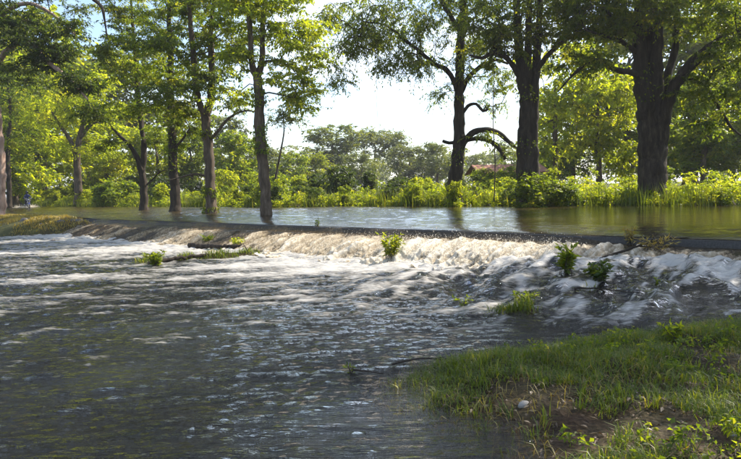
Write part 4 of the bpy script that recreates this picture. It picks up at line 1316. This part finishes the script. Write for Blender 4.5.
# broad-leaved creeping weeds among the grass
n = 1100
x, y = cloud(r_, n, 0.6, 6.5, 3.0, 8.2)
ok = (bank_sd(x, y) > 0.1) & (r_.random(n) < sst(0.42, 0.62, fbm(x * 1.1, y * 1.1, 3, 55)))
x, y = x[ok], y[ok]
z = ground_z(x, y) + r_.uniform(0.03, 0.13, len(x))
mb = MB()
sprays(r_, mb, None, np.stack([x, y, z], -1), 0.09, dict(twigs=4, leaves=5, llen=0.04, lwid=0.6, flat=0.5, droop=0.0, tumble=0.7))
tag(mb.build('weeds', M['leaf_mid']), 'small broad-leaved weeds among the grass of the near bank', 'weeds', kind='stuff')

# fallen leaves, stalks and silt on the near bank
n = 16000
x, y = cloud(r_, n, -0.1, 6.5, 2.8, 8.3)
ok = (bank_sd(x, y) > -0.15) & (r_.random(n) < 0.25 + 0.75 * np.exp(-(((x - 2.6) / 1.2) ** 2) - (((y - 4.7) / 0.6) ** 2)))
x, y = x[ok], y[ok]; m = len(x)
mb = MB()
a = r_.uniform(0, 6.28, m)
leaf_quads(mb, np.stack([x, y, ground_z(x, y) + r_.uniform(0.004, 0.03, m)], -1), np.stack([np.cos(a), np.sin(a), r_.normal(0, 0.25, m)], -1),
           np.array((0, 0, 1.0)) + r_.normal(size=(m, 3)) * 0.4, r_.uniform(0.02, 0.075, m), r_.uniform(0.006, 0.03, m), r_.random(m))
tag(mb.build('leaf_litter', M['litter']), 'brown leaf litter and stalks on the near bank', 'litter', kind='stuff')

# grass on the road's verge at far left
n = 90000
s = r_.uniform(-50, -24, n); t = -r_.uniform(-0.05, 6.5, n)
x, y = xy(s, t)
gz = ground_z(x, y)
ok = (gz > -0.72) & (r_.random(n) < sst(0.3, 0.6, fbm(x * 0.9, y * 0.9, 3, 33)) * (1 - fall_on(s)))
x, y, gz = x[ok], y[ok], gz[ok]
mb = MB()
blades(r_, mb, x, y, gz - 0.02, r_.uniform(0.06, 0.2, len(x)), r_.uniform(0.012, 0.03, len(x)), 1.1)
tag(mb.build('verge_grass', M['dry_grass']), 'dry yellow grass on the road verge at far left', 'grass', kind='stuff')
# grass on the mud bars
mb = MB()
for (a, b, w, h), nn in zip(BARS, (1500, 1600, 420, 200, 150, 260)):
    f = r_.random(nn); x = a[0] + (b[0] - a[0]) * f + r_.normal(0, w * 0.45, nn); y = a[1] + (b[1] - a[1]) * f + r_.normal(0, w * 0.45, nn)
    gz = ground_z(x, y); s, t = st(x, y)
    ok = (gz > level(s, t) - 0.12) & (fbm(x * 1.6, y * 1.6, 2, 66) > 0.42)
    x, y, gz = x[ok], y[ok], gz[ok]
    blades(r_, mb, x, y, gz - 0.01, r_.uniform(0.08, 0.26, len(x)) * (0.6 if h < 0.3 else 1), r_.uniform(0.01, 0.02, len(x)), 1.2)
tag(mb.build('bar_grass', M['grass']), 'flattened grass on mud bars below the cascade', 'grass', kind='stuff')


# ------------------------------------------------------------------ plants caught in the current
def plant(name, label, pos, h, spread, stems, leaf, mat, llen=0.12, lwid=0.4, seed=1, group=None):
    rng = np.random.default_rng(seed)
    root = empty(name, pos); tag(root, label, 'plant', group)
    ms, ml = MB(), MB()
    pos = np.asarray(pos, float)
    for k in range(stems):
        a = rng.uniform(0, 6.28); ln = rng.uniform(0.55, 1.0)
        tip = pos + np.array((math.cos(a) * spread * rng.uniform(.3, 1), math.sin(a) * spread * rng.uniform(.3, 1), h * ln))
        mid = pos + (tip - pos) * 0.5 + np.array((0, 0, 0.12 * h)) + rng.normal(size=3) * 0.04 * h
        pr = resample([pos - np.array((0, 0, 0.08)) + rng.normal(size=3) * np.array((.25, .25, 0)) * spread, mid, tip], 0.06)
        tube(ms, pr, np.linspace(0.007, 0.002, len(pr)), 4, cap=False)
        m = leaf
        f = rng.uniform(0.25, 1.0, m)
        b = np.stack([np.interp(f, np.linspace(0, 1, len(pr)), pr[:, c]) for c in range(3)], 1)
        d = unit(rng.normal(size=(m, 3)) * np.array((1, 1, 0.5)) + (tip - pos) / h * 0.5)
        leaf_quads(ml, b, d, np.array((0, 0, 1.0)) + rng.normal(size=(m, 3)) * 0.4, llen * rng.uniform(.6, 1.2, m), llen * lwid * rng.uniform(.7, 1.2, m), np.clip(rng.normal(0.5, 0.2, m), 0, 1))
    s_ = ms.build('stems', M['twig'], root); s_['kind'] = 'stuff'
    f_ = ml.build('foliage', M[mat], root); f_['kind'] = 'stuff'
    return root


def on_cascade(px, py, lift=0.0, s0=None):
    """the point of the cascade surface nearest to a view ray, found by search"""
    o = np.array((0, 0, CAM_Z)); d = P(px, py, 1.0) - o
    pts = np.stack([CX, CY, CZ], -1).reshape(-1, 3) - o
    pr = pts / pts[:, 1:2] - d / d[1]
    i = np.argmin((pr ** 2).sum(1))
    return pts[i] + o + np.array((0, 0, lift))


def on_water(px, py):
    d = P(px, py, 1.0) - np.array((0, 0, CAM_Z))
    k = 5.0
    for _ in range(20):
        x, y = d[0] * k, d[1] * k
        zz = float(river_z(np.array([x]), np.array([y]))[0][0])
        zz = max(zz, ground_at(x, y))
        k = 0.5 * k + 0.5 * (zz - CAM_Z) / d[2]
    return np.array((d[0] * k, d[1] * k, zz))


plant('leafy_plant', 'bright green leafy clump growing through the middle of the cascade', on_cascade(391, 258), 0.62, 0.36, 26, 16, 'leaf_fresh', 0.13, 0.4, 41)
plant('leafy_plant', 'dark upright leafy plant in the rapids, taller of the right pair', on_water(566, 272), 0.46, 0.22, 16, 11, 'leaf_mid', 0.15, 0.42, 42)
plant('leafy_plant', 'low dark leafy clump in the rapids right of the taller plant', on_water(600, 281), 0.28, 0.30, 20, 12, 'leaf_dark', 0.12, 0.45, 43)
plant('leafy_plant', 'grassy green clump at the lower edge of the rapids', on_water(524, 304), 0.18, 0.26, 18, 10, 'leaf_mid', 0.09, 0.3, 44)
plant('leafy_plant', 'round green tuft in the river near the left end of the cascade', on_water(156, 266), 0.36, 0.34, 22, 14, 'leaf_mid', 0.13, 0.35, 45)
plant('leafy_plant', 'small dark sprig standing on the crest of the cascade', on_cascade(317, 222), 0.26, 0.10, 5, 9, 'leaf_dark', 0.10, 0.4, 46)
plant('leafy_plant', 'yellowish weed on the mud bar under the left part of the cascade', on_water(237, 248), 0.34, 0.30, 14, 12, 'leaf_yellow', 0.12, 0.35, 47)
plant('leafy_plant', 'green weed on the mud bar under the left part of the cascade', on_water(208, 244), 0.36, 0.34, 14, 12, 'leaf_mid', 0.13, 0.35, 48)
plant('leafy_plant', 'single small seedling poking out of the white rapids at right', on_water(657, 284), 0.13, 0.05, 3, 6, 'leaf_fresh', 0.07, 0.5, 49)
plant('leafy_plant', 'sparse sprig in the river left of the grassy bank', on_water(462, 304), 0.10, 0.2, 7, 6, 'leaf_mid', 0.08, 0.35, 50)
plant('leafy_plant', 'sunlit weed with pale leaves at the right end of near bank', on_water(672, 340), 0.20, 0.16, 9, 9, 'leaf_fresh', 0.08, 0.5, 51)
plant('leafy_plant', 'little green tuft out in the middle of the river', on_water(352, 372), 0.07, 0.08, 4, 5, 'leaf_mid', 0.06, 0.35, 52)
plant('dry_brush', 'tangle of dry straw-coloured brush caught on the crest at right', on_cascade(655, 250), 0.26, 0.6, 30, 7, 'dry_grass', 0.12, 0.16, 53)
plant('dry_brush', 'small yellowish brush caught on the crest left of the dry tangle', on_cascade(630, 244), 0.40, 0.22, 14, 9, 'dry_grass', 0.10, 0.25, 54)


def stick(name, label, pts, r0, r1, forks=2, seed=0, mat='bark_dark', group=None):
    rng = np.random.default_rng(seed)
    pr = resample(pts, 0.08)
    root = empty(name, pr[0]); tag(root, label, 'driftwood', group)
    mb = MB(); tube(mb, pr + rng.normal(size=pr.shape) * r0 * 0.25, np.linspace(r0, r1, len(pr)), 7, bump=0.2, seed=seed)
    mb.build('stem', M[mat], root)
    for k in range(forks):
        i = int(len(pr) * rng.uniform(0.3, 0.85))
        ln = 0.25 * np.linalg.norm(pr[-1] - pr[0]) * rng.uniform(.6, 1.3)
        d = unit((pr[-1] - pr[0]) / (np.linalg.norm(pr[-1] - pr[0]) + 1e-9) + rng.normal(size=3) * 0.6)
        mb = MB(); tube(mb, resample([pr[i], pr[i] + d * ln * .5 + rng.normal(size=3) * .03, pr[i] + d * ln], 0.06), np.linspace(r0 * .5, r1 * .5, len(resample([pr[i], pr[i] + d * ln * .5, pr[i] + d * ln], 0.06)))[:1].repeat(len(resample([pr[i], pr[i] + d * ln * .5 + 0, pr[i] + d * ln], 0.06))), 5) if False else tube(mb, np.array([pr[i], pr[i] + d * ln * .5 + rng.normal(size=3) * .02, pr[i] + d * ln]), np.array([r0 * .5, r0 * .35, r1 * .5]), 5)
        mb.build('twig', M[mat], root)
    return root


def W(px, py, lift=0.0):
    return on_water(px, py) + np.array((0, 0, lift))


stick('driftwood', 'dark bent stick lying across the current at the cascade, right side', [on_cascade(600, 262, .05), on_cascade(640, 250, .10), on_cascade(668, 244, .12), on_cascade(690, 243, .12)], 0.03, 0.01, 3, 5)
stick('driftwood', 'thin forked twig among the rapids beside the low dark clump', [W(575, 290, .03), W(600, 292, .06), W(640, 296, .04)], 0.018, 0.006, 2, 6)
stick('driftwood', 'dark log half sunk along the mud bar at left of the cascade', [W(190, 247, .05), W(230, 249, .09), W(262, 247, .08), W(296, 246, .02)], 0.09, 0.05, 1, 7)
stick('driftwood', 'long low dark branch on the nearer mud bar at left', [W(150, 264, .02), W(190, 259, .07), W(235, 255, .05), W(262, 251, .02)], 0.06, 0.02, 3, 8)
stick('driftwood', 'small dark twig adrift where the river meets the near bank', [W(352, 371, .02), W(366, 374, .03), W(384, 376, .02)], 0.010, 0.004, 1, 9)
stick('driftwood', 'dark flotsam stick at the tip of the near grassy bank', [W(392, 366, .02), W(420, 362, .04), W(440, 362, .03), W(455, 360, .01)], 0.010, 0.005, 3, 10)


# ------------------------------------------------------------------ stones
def stone_mesh(seed, mat):
    rng = np.random.default_rng(seed)
    nu, nv = 9, 6
    u = np.arange(nu) / nu * 2 * math.pi; v = np.linspace(0, math.pi, nv)
    V = []
    for b in v:
        for a in u:
            d = np.array((math.sin(b) * math.cos(a), math.sin(b) * math.sin(a), math.cos(b)))
            k = 0.75 + 0.5 * float(vn(np.array([d[0] * 1.7 + 5 + seed]), np.array([d[1] * 1.7 + d[2] * 1.3 + 9]), seed)[0])
            V.append(d * k * np.array((1, 0.75, 0.55)))
    idx = np.arange(nv)[:, None] * nu + np.arange(nu)[None]
    q = np.stack([idx[:-1], idx[1:], np.roll(idx, -1, 1)[1:], np.roll(idx, -1, 1)[:-1]], -1).reshape(-1, 4)
    mb = MB(); mb.add(np.array(V), q)
    return mb.mesh('stone', mat)


M['stone'] = rough_mat('stone', (0.035, 0.03, 0.026), (0.10, 0.09, 0.08), 5, 0.5, 0.5, c3=(0.17, 0.15, 0.13), spec=0.5)
M['pale_stone'] = rough_mat('pale_stone', (0.2, 0.185, 0.165), (0.4, 0.38, 0.35), 14, 0.7, 0.4)
SM = [stone_mesh(k, M['stone']) for k in range(5)]
PM = stone_mesh(9, M['pale_stone'])


def stone(me, pos, size, label, group=None, rot=0.0):
    o = bpy.data.objects.new('stone', me); COL.objects.link(o)
    o.location = tuple(float(c) for c in pos); o.scale = (size,) * 3; o.rotation_euler = (random.uniform(-.3, .3), random.uniform(-.3, .3), rot)
    tag(o, label, 'stone', group)
    return o


stone(PM, W(523, 404, 0.0), 0.055, 'pale rounded stone lying in the near grass', None, 0.5)
stone(PM, W(733, 436, 0.01), 0.03, 'small pale pebble at the right edge of the near bank', None, 1.0)
r_ = np.random.default_rng(77)
for k in range(26):
    s = r_.uniform(-34, -24); t = -abs(r_.normal(0.9, 1.0)) - 0.15
    if s > -28: t -= 1.3
    x, y = xy(s, t)
    zz = max(ground_at(x, y), float(level(s, t)) - 0.05)
    stone(SM[k % 5], (x, y, zz - 0.02), r_.uniform(0.10, 0.26), 'dark wet stone in the rubble at the left end of the cascade', 'rubble at the left end of the cascade', r_.uniform(0, 6.28))
for k, (px, py, sz) in enumerate([(552, 296, .16), (612, 322, .18)]):
    p = W(px, py)
    stone(SM[k % 5], p - np.array((0, 0, 0.08)), sz, ['half-drowned dark stone left of the low dark clump in the rapids' , 'rounded wet stone at the lower edge of the rapids'][k])

# ------------------------------------------------------------------ house and shed behind the trees
def box(mb, x0, x1, y0, y1, z0, z1):
    v = [(x, y, z) for x in (x0, x1) for y in (y0, y1) for z in (z0, z1)]
    mb.add(v, [(0, 1, 3, 2), (4, 6, 7, 5), (0, 4, 5, 1), (2, 3, 7, 6), (0, 2, 6, 4), (1, 5, 7, 3)])


M['tile_roof'] = rough_mat('tile_roof', (0.17, 0.075, 0.045), (0.30, 0.14, 0.09), 4, 0.85, 0.4)
M['tin_roof'] = rough_mat('tin_roof', (0.13, 0.14, 0.16), (0.25, 0.26, 0.29), 3, 0.5, 0.2)
M['plaster'] = rough_mat('plaster', (0.10, 0.085, 0.065), (0.2, 0.17, 0.13), 2, 0.9, 0.2)
M['wood'] = rough_mat('wood', (0.05, 0.035, 0.025), (0.12, 0.085, 0.06), 6, 0.8, 0.4)
M['pane'] = rough_mat('pane', (0.02, 0.022, 0.025), (0.05, 0.05, 0.055), 2, 0.15, 0.0, spec=0.6)


def house(name, label, cx, cy, w, d, hw, hr, roof, rot):
    zb = ground_at(cx, cy)
    root = empty(name, (cx, cy, zb)); tag(root, label, 'house')
    root.rotation_euler = (0, 0, rot)
    def part(n, mb, mat, par=root, smooth=False):
        return mb.build(n, mat, par, smooth, origin=(0, 0, 0))
    mb = MB(); box(mb, -w / 2, w / 2, -d / 2, d / 2, -0.3, hw); part('wall', mb, M['plaster'])
    e, ov = 0.08, 0.9
    rf = None
    for sgn in (-1, 1):                               # two pitched slopes with corrugated undulation
        xs = np.linspace(-w / 2 - ov, w / 2 + ov, 60)
        ys = np.array((0.0, sgn * (d / 2 + ov)))
        rows = []
        for zoff in (0.0, 0.09):
            for yy, zz in ((ys[0], hw + hr), (ys[1], hw - 0.25)):
                rows.append(np.stack([xs, np.full(60, yy), zz + zoff + 0.03 * np.sin(np.arange(60) * math.pi / 2)], -1))
        mb = MB(); R = np.array(rows)
        mb.add(R[:2].reshape(-1, 3), grid_faces(2, 60)); mb.add(R[2:].reshape(-1, 3), grid_faces(2, 60)); mb.add(R[[1, 3]].reshape(-1, 3), grid_faces(2, 60))
        part('roof_slope', mb, M[roof])
    for x in np.linspace(-w / 2 - .6, w / 2 + .6, 5):
        mb = MB(); box(mb, x - .06, x + .06, -d / 2 - .75, -d / 2 - .63, -0.3, hw - .2); part('post', mb, M['wood'])
    for x in (-w * .28, w * .28):
        mb = MB(); box(mb, x - .5, x + .5, -d / 2 - .03, -d / 2 + .03, .9, 1.9); f = part('window', mb, M['wood'])
        mb = MB(); box(mb, x - .42, x + .42, -d / 2 - .036, -d / 2 - .028, .98, 1.82)
        part('pane', mb, M['pane'], f)
    mb = MB(); box(mb, -.45, .45, -d / 2 - .04, -d / 2 + .03, -.1, 2.0); f = part('door', mb, M['wood'])
    mb = MB(); box(mb, .3, .36, -d / 2 - .1, -d / 2 - .04, .95, 1.05); part('handle', mb, M['tin_roof'], f)
    return root


hx = P(506, 190, 57)
house('house', 'low house with red-brown roof seen between the gnarled and multi-stemmed trees', float(hx[0]), 57.0, 5.0, 4.4, 1.9, 0.6, 'tile_roof', 0.05)
for k, (px, Y_, hh_) in enumerate([(484, 50, 2.0), (500, 52, 1.9), (514, 50, 2.2)]):
    x, y = P(px, 200, Y_)[:2]
    shrub('dome', 'leaf_mid', float(x), float(y), hh_, ['left', 'middle', 'right'][k] + ' one of three bushes hiding the walls of the red-roofed house', 'bushes in front of the house', k * 1.3, 'bush', 1.2)

# ------------------------------------------------------------------ motorcycle and rider
M['black'] = plain_mat('black_plastic', (0.02, 0.02, 0.022), 0.4)
M['navy'] = plain_mat('navy_cloth', (0.025, 0.035, 0.10), 0.9)
M['blue_paint'] = plain_mat('blue_paint', (0.04, 0.05, 0.16), 0.25)
M['chrome'] = plain_mat('bare_metal', (0.5, 0.5, 0.5), 0.3)
M['trousers'] = plain_mat('dark_trousers', (0.035, 0.035, 0.045), 0.9)
M['skin'] = plain_mat('skin', (0.30, 0.18, 0.12), 0.6)
M['helmet'] = plain_mat('helmet_shell', (0.02, 0.022, 0.03), 0.2)
M['visor'] = plain_mat('visor', (0.03, 0.03, 0.035), 0.1)
M['lens'] = plain_mat('lamp_lens', (0.8, 0.8, 0.78), 0.1)

bp_ = P(28, 208.2, 61.0)
bs, bt = st(bp_[0], bp_[1])
bike = empty('motorcycle', (bp_[0], bp_[1], -0.05))
bike.rotation_euler = (0, 0, math.atan2(-0.80, 0.60) + 0.05)
tag(bike, 'dark blue motorcycle riding through the flood at far left', 'motorcycle')


def torus(R, r, c, n=28, m=10):
    a = np.arange(n) / n * 2 * math.pi; b = np.arange(m) / m * 2 * math.pi
    A, B = np.meshgrid(a, b, indexing='ij')
    v = np.stack([c[0] + (R + r * np.cos(B)) * np.cos(A), c[1] + r * np.sin(B), c[2] + (R + r * np.cos(B)) * np.sin(A)], -1).reshape(-1, 3)
    i = np.arange(n)[:, None] * m + np.arange(m)[None]
    j = np.roll(i, -1, 0)
    return v, np.stack([i, np.roll(i, -1, 1), np.roll(j, -1, 1), j], -1).reshape(-1, 4)


def bpart(n, mb, mat, par=bike):
    return mb.build(n, mat, par, True, origin=(0, 0, 0))


for cx_ in (0.64, -0.62):
    mb = MB(); mb.add(*torus(0.25, 0.05, (cx_, 0, 0.30))); wheel = bpart('wheel', mb, M['black'])
    mb = MB(); mb.add(*torus(0.20, 0.015, (cx_, 0, 0.30))); bpart('rim', mb, M['chrome'], wheel)
    mb = MB()
    for k in range(10):
        a = k / 10 * 6.283
        tube(mb, np.array([(cx_, 0.02, 0.30), (cx_ + .2 * math.cos(a), 0, .3 + .2 * math.sin(a))]), np.array([0.005, 0.004]), 4, cap=False)
    o = bpart('spokes', mb, M['chrome'], wheel); o['kind'] = 'stuff'
for s_ in (-1, 1):
    mb = MB(); tube(mb, resample([(0.64, .09 * s_, .30), (0.55, .08 * s_, .62), (0.46, .07 * s_, .92)], .06), np.full(len(resample([(0.64, .09 * s_, .30), (0.55, .08 * s_, .62), (0.46, .07 * s_, .92)], .06)), .024), 8); bpart('fork', mb, M['chrome'])
    mb = MB(); tube(mb, np.array([(0.44, .05 * s_, .98), (0.42, .2 * s_, 1.03), (0.36, .36 * s_, 1.0)]), np.array([.016, .016, .018]), 8); hb = bpart('handlebar', mb, M['chrome'])
    mb = MB(); tube(mb, np.array([(0.38, .30 * s_, 1.005), (0.34, .42 * s_, .985)]), np.array([.022, .022]), 8); bpart('grip', mb, M['black'], hb)
    mb = MB(); tube(mb, np.array([(0.40, .26 * s_, 1.03), (0.42, .32 * s_, 1.22)]), np.array([.007, .007]), 6); tube(mb, np.array([(0.41, .32 * s_, 1.24), (0.435, .32 * s_, 1.24)]), np.array([.06, .05]), 12); bpart('mirror', mb, M['black'])
    mb = MB(); tube(mb, np.array([(0.02, .08 * s_, .32), (0.02, .27 * s_, .31)]), np.array([.014, .018]), 6); bpart('foot_peg', mb, M['black'])
    mb = MB(); tube(mb, np.array([(0.50, .13 * s_, .86), (0.53, .17 * s_, .86)]), np.array([.025, .03]), 8); bpart('turn_signal', mb, M['lens'])
mb = MB(); tube(mb, resample([(.42, 0, .86), (.28, 0, .84), (.08, 0, .80), (-.05, 0, .74)], .04), np.interp(np.linspace(0, 1, len(resample([(.42, 0, .86), (.28, 0, .84), (.08, 0, .80), (-.05, 0, .74)], .04))), [0, .4, 1], [.08, .15, .09]), 12); bpart('fuel_tank', mb, M['blue_paint'])
mb = MB(); tube(mb, resample([(-.02, 0, .76), (-.3, 0, .76), (-.62, 0, .82)], .05), np.interp(np.linspace(0, 1, len(resample([(-.02, 0, .76), (-.3, 0, .76), (-.62, 0, .82)], .05))), [0, .5, 1], [.09, .12, .07]), 12); bpart('seat', mb, M['black'])
mb = MB(); tube(mb, np.array([(.28, 0, .52), (.12, 0, .42), (-.1, 0, .40)]), np.array([.13, .17, .13]), 10); bpart('engine', mb, M['black'])
mb = MB(); tube(mb, resample([(.25, -.14, .45), (.0, -.17, .26), (-.4, -.17, .30), (-.75, -.17, .40)], .06), np.interp(np.linspace(0, 1, len(resample([(.25, -.14, .45), (.0, -.17, .26), (-.4, -.17, .30), (-.75, -.17, .40)], .06))), [0, .5, .6, 1], [.022, .025, .045, .045]), 8); bpart('exhaust', mb, M['chrome'])
for pts_, r0 in (([(.46, 0, .9), (.3, 0, .62), (.22, 0, .5)], .03), ([(-.1, 0, .7), (-.4, 0, .45), (-.62, 0, .30)], .03)):
    mb = MB(); pr = resample(pts_, .06); tube(mb, pr, np.full(len(pr), r0), 8); bpart('frame_tube', mb, M['black'])
mb = MB(); tube(mb, np.array([(.50, 0, .92), (.60, 0, .91)]), np.array([.10, .095]), 16); hl = bpart('headlight', mb, M['black'])
mb = MB(); tube(mb, np.array([(.60, 0, .91), (.63, 0, .91)]), np.array([.088, .05]), 16); bpart('lens', mb, M['lens'], hl)
for c0 in (.64, -.62):
    a = np.linspace(0.5, 2.4, 12) if c0 > 0 else np.linspace(0.9, 2.9, 12)
    V = np.stack([np.stack([c0 + .33 * np.cos(a), np.full(12, yy), .30 + .33 * np.sin(a) - abs(yy) * .25], -1) for yy in (-.075, -.03, .03, .075)], 0)
    mb = MB(); mb.add(V.reshape(-1, 3), grid_faces(4, 12)); bpart('mudguard', mb, M['blue_paint'])

rider = empty('person', tuple(bike.location)); rider.rotation_euler = bike.rotation_euler
tag(rider, 'person in navy jacket and dark helmet riding the motorcycle', 'person')


def skin_body(name, chains, mat, parent, root=0, lev=1):
    """one continuous figure: chains of (point, radius) that share joints by position"""
    V, E, R, ix = [], [], [], {}
    for ch in chains:
        prev = None
        for p, r in ch:
            key = tuple(round(c, 4) for c in p)
            if key not in ix:
                ix[key] = len(V); V.append(p); R.append(r)
            k = ix[key]
            if prev is not None and prev != k:
                E.append((prev, k))
            prev = k
    me = bpy.data.meshes.new(name); me.from_pydata(V, E, []); me.update()
    o = bpy.data.objects.new(name, me); COL.objects.link(o); o.parent = parent
    o.modifiers.new('skin', 'SKIN')
    sv = me.skin_vertices[0].data
    for k, r in enumerate(R):
        sv[k].radius = (r, r)
    sv[root].use_root = True
    o.modifiers.new('smooth', 'SUBSURF').levels = lev
    o.modifiers['smooth'].render_levels = lev
    o.modifiers['skin'].use_smooth_shade = True
    me.materials.append(mat)
    return o


pel, ches, nk = (-.22, 0, .90), (-.10, 0, 1.28), (-.05, 0, 1.47)
torso = [(pel, .155), ((-.18, 0, 1.08), .145), (ches, .165), (nk, .065), ((-.03, 0, 1.54), .06), ((-.02, 0, 1.62), .085), ((-.02, 0, 1.71), .075)]
chains = [torso]
for s_ in (-1, 1):
    chains.append([(ches, .165), ((-.09, .17 * s_, 1.38), .075), ((.06, .30 * s_, 1.16), .052), ((.30, .35 * s_, 1.04), .04), ((.345, .355 * s_, 1.03), .03)])
    chains.append([(pel, .155), ((-.16, .11 * s_, .86), .10), ((.18, .19 * s_, .80), .075), ((-.02, .19 * s_, .42), .055), ((-.05, .19 * s_, .36), .05), ((.12, .20 * s_, .34), .038)])
    # fingers curled over the grip
    for k in range(4):
        yb = .325 * s_ + .021 * k * s_
        chains.append([((.345, .355 * s_, 1.03), .03), ((.375, yb, 1.035), .011), ((.395, yb, 1.015), .010), ((.385, yb, .985), .009), ((.362, yb, .978 - .002 * k), .008)])
    chains.append([((.345, .355 * s_, 1.03), .03), ((.345, .318 * s_, 1.015), .012), ((.352, .308 * s_, .99), .009)])
body = skin_body('body', chains, M['navy'], rider)
# clothing and headgear as children
mb = MB()
for s_ in (-1, 1):
    pr = resample([(-.17, .10 * s_, .86), (.02, .16 * s_, .84), (.19, .19 * s_, .80)], .04); tube(mb, pr, np.linspace(.135, .09, len(pr)), 12)
    pr = resample([(.19, .19 * s_, .81), (.08, .19 * s_, .60), (-.02, .19 * s_, .40)], .04); tube(mb, pr, np.linspace(.09, .065, len(pr)), 12)
t_ = mb.build('trousers', M['trousers'], rider, origin=(0, 0, 0)); t_['kind'] = 'stuff'
for s_ in (-1, 1):
    mb = MB(); pr = resample([(-.09, .19 * s_, .335), (.05, .195 * s_, .335), (.17, .20 * s_, .325)], .03); tube(mb, pr, np.interp(np.linspace(0, 1, len(pr)), [0, .4, 1], [.05, .055, .035]), 10)
    mb.build('shoe', M['black'], rider, origin=(0, 0, 0))
    mb = MB(); pr = resample([(.30, .35 * s_, 1.04), (.345, .355 * s_, 1.03), (.372, .357 * s_, 1.03)], .015); tube(mb, pr, np.interp(np.linspace(0, 1, len(pr)), [0, .6, 1], [.047, .042, .03]), 10)
    mb.build('glove', M['black'], rider, origin=(0, 0, 0))
nu, nv = 18, 12
u = np.arange(nu) / nu * 2 * math.pi; v = np.linspace(0.05, 2.35, nv)
Vh = np.array([[(-.02 + .145 * math.sin(b) * math.cos(a), .125 * math.sin(b) * math.sin(a), 1.68 + .145 * math.cos(b)) for a in u] for b in v])
idx = np.arange(nv)[:, None] * nu + np.arange(nu)[None]
mb = MB(); mb.add(Vh.reshape(-1, 3), np.stack([idx[:-1], idx[1:], np.roll(idx, -1, 1)[1:], np.roll(idx, -1, 1)[:-1]], -1).reshape(-1, 4))
hm = mb.build('helmet', M['helmet'], rider, origin=(0, 0, 0))
a = np.linspace(-1.0, 1.0, 12); b = np.linspace(1.25, 1.95, 5)
Vv = np.array([[(-.02 + .150 * math.sin(q) * math.cos(p), .130 * math.sin(q) * math.sin(p), 1.68 + .15 * math.cos(q)) for p in a] for q in b])
mb = MB(); mb.add(Vv.reshape(-1, 3), grid_faces(5, 12)); mb.build('visor', M['visor'], hm, origin=(0, 0, 0))
# wake of the wheels
r_ = np.random.default_rng(8)
n = 1600
dx = r_.uniform(-1.8, 1.0, n); sg = np.where(r_.random(n) < .5, -1, 1)
dy = sg * (0.08 + np.abs(r_.normal(0, 0.30, n)) + np.clip(.6 - dx, 0, 3) * .22)
dz = 0.04 + r_.exponential(.07, n)
ca, sa = math.cos(bike.rotation_euler[2]), math.sin(bike.rotation_euler[2])
px_ = bike.location[0] + dx * ca - dy * sa; py_ = bike.location[1] + dx * sa + dy * ca
rad = r_.uniform(0.008, 0.022, n)
v = (np.stack([px_, py_, dz], -1)[:, None, :] + octa[None] * rad[:, None, None]).reshape(-1, 3)
mb = MB(); mb.add(v, None, (of[None] + (np.arange(n) * 6)[:, None, None]).reshape(-1, 3))
tag(mb.build('wake_spray', M['spray']), 'splash thrown up by the motorcycle wheels', 'spray', kind='stuff')


# ------------------------------------------------------------------ humid air
hz, nt, out = new_mat('haze')
pv = N(nt, 'ShaderNodeVolumePrincipled')
pv.inputs['Color'].default_value = (0.92, 0.95, 1.0, 1)
pv.inputs['Density'].default_value = 0.0004
pv.inputs['Anisotropy'].default_value = 0.35
nt.links.new(pv.outputs[0], out.inputs['Volume'])
mb = MB(); box(mb, -3100, 3100, -3100, 4100, -3.5, 45)
hzo = mb.build('haze', hz, smooth=False)
tag(hzo, 'thin humid haze over the flooded land', 'haze', kind='stuff')
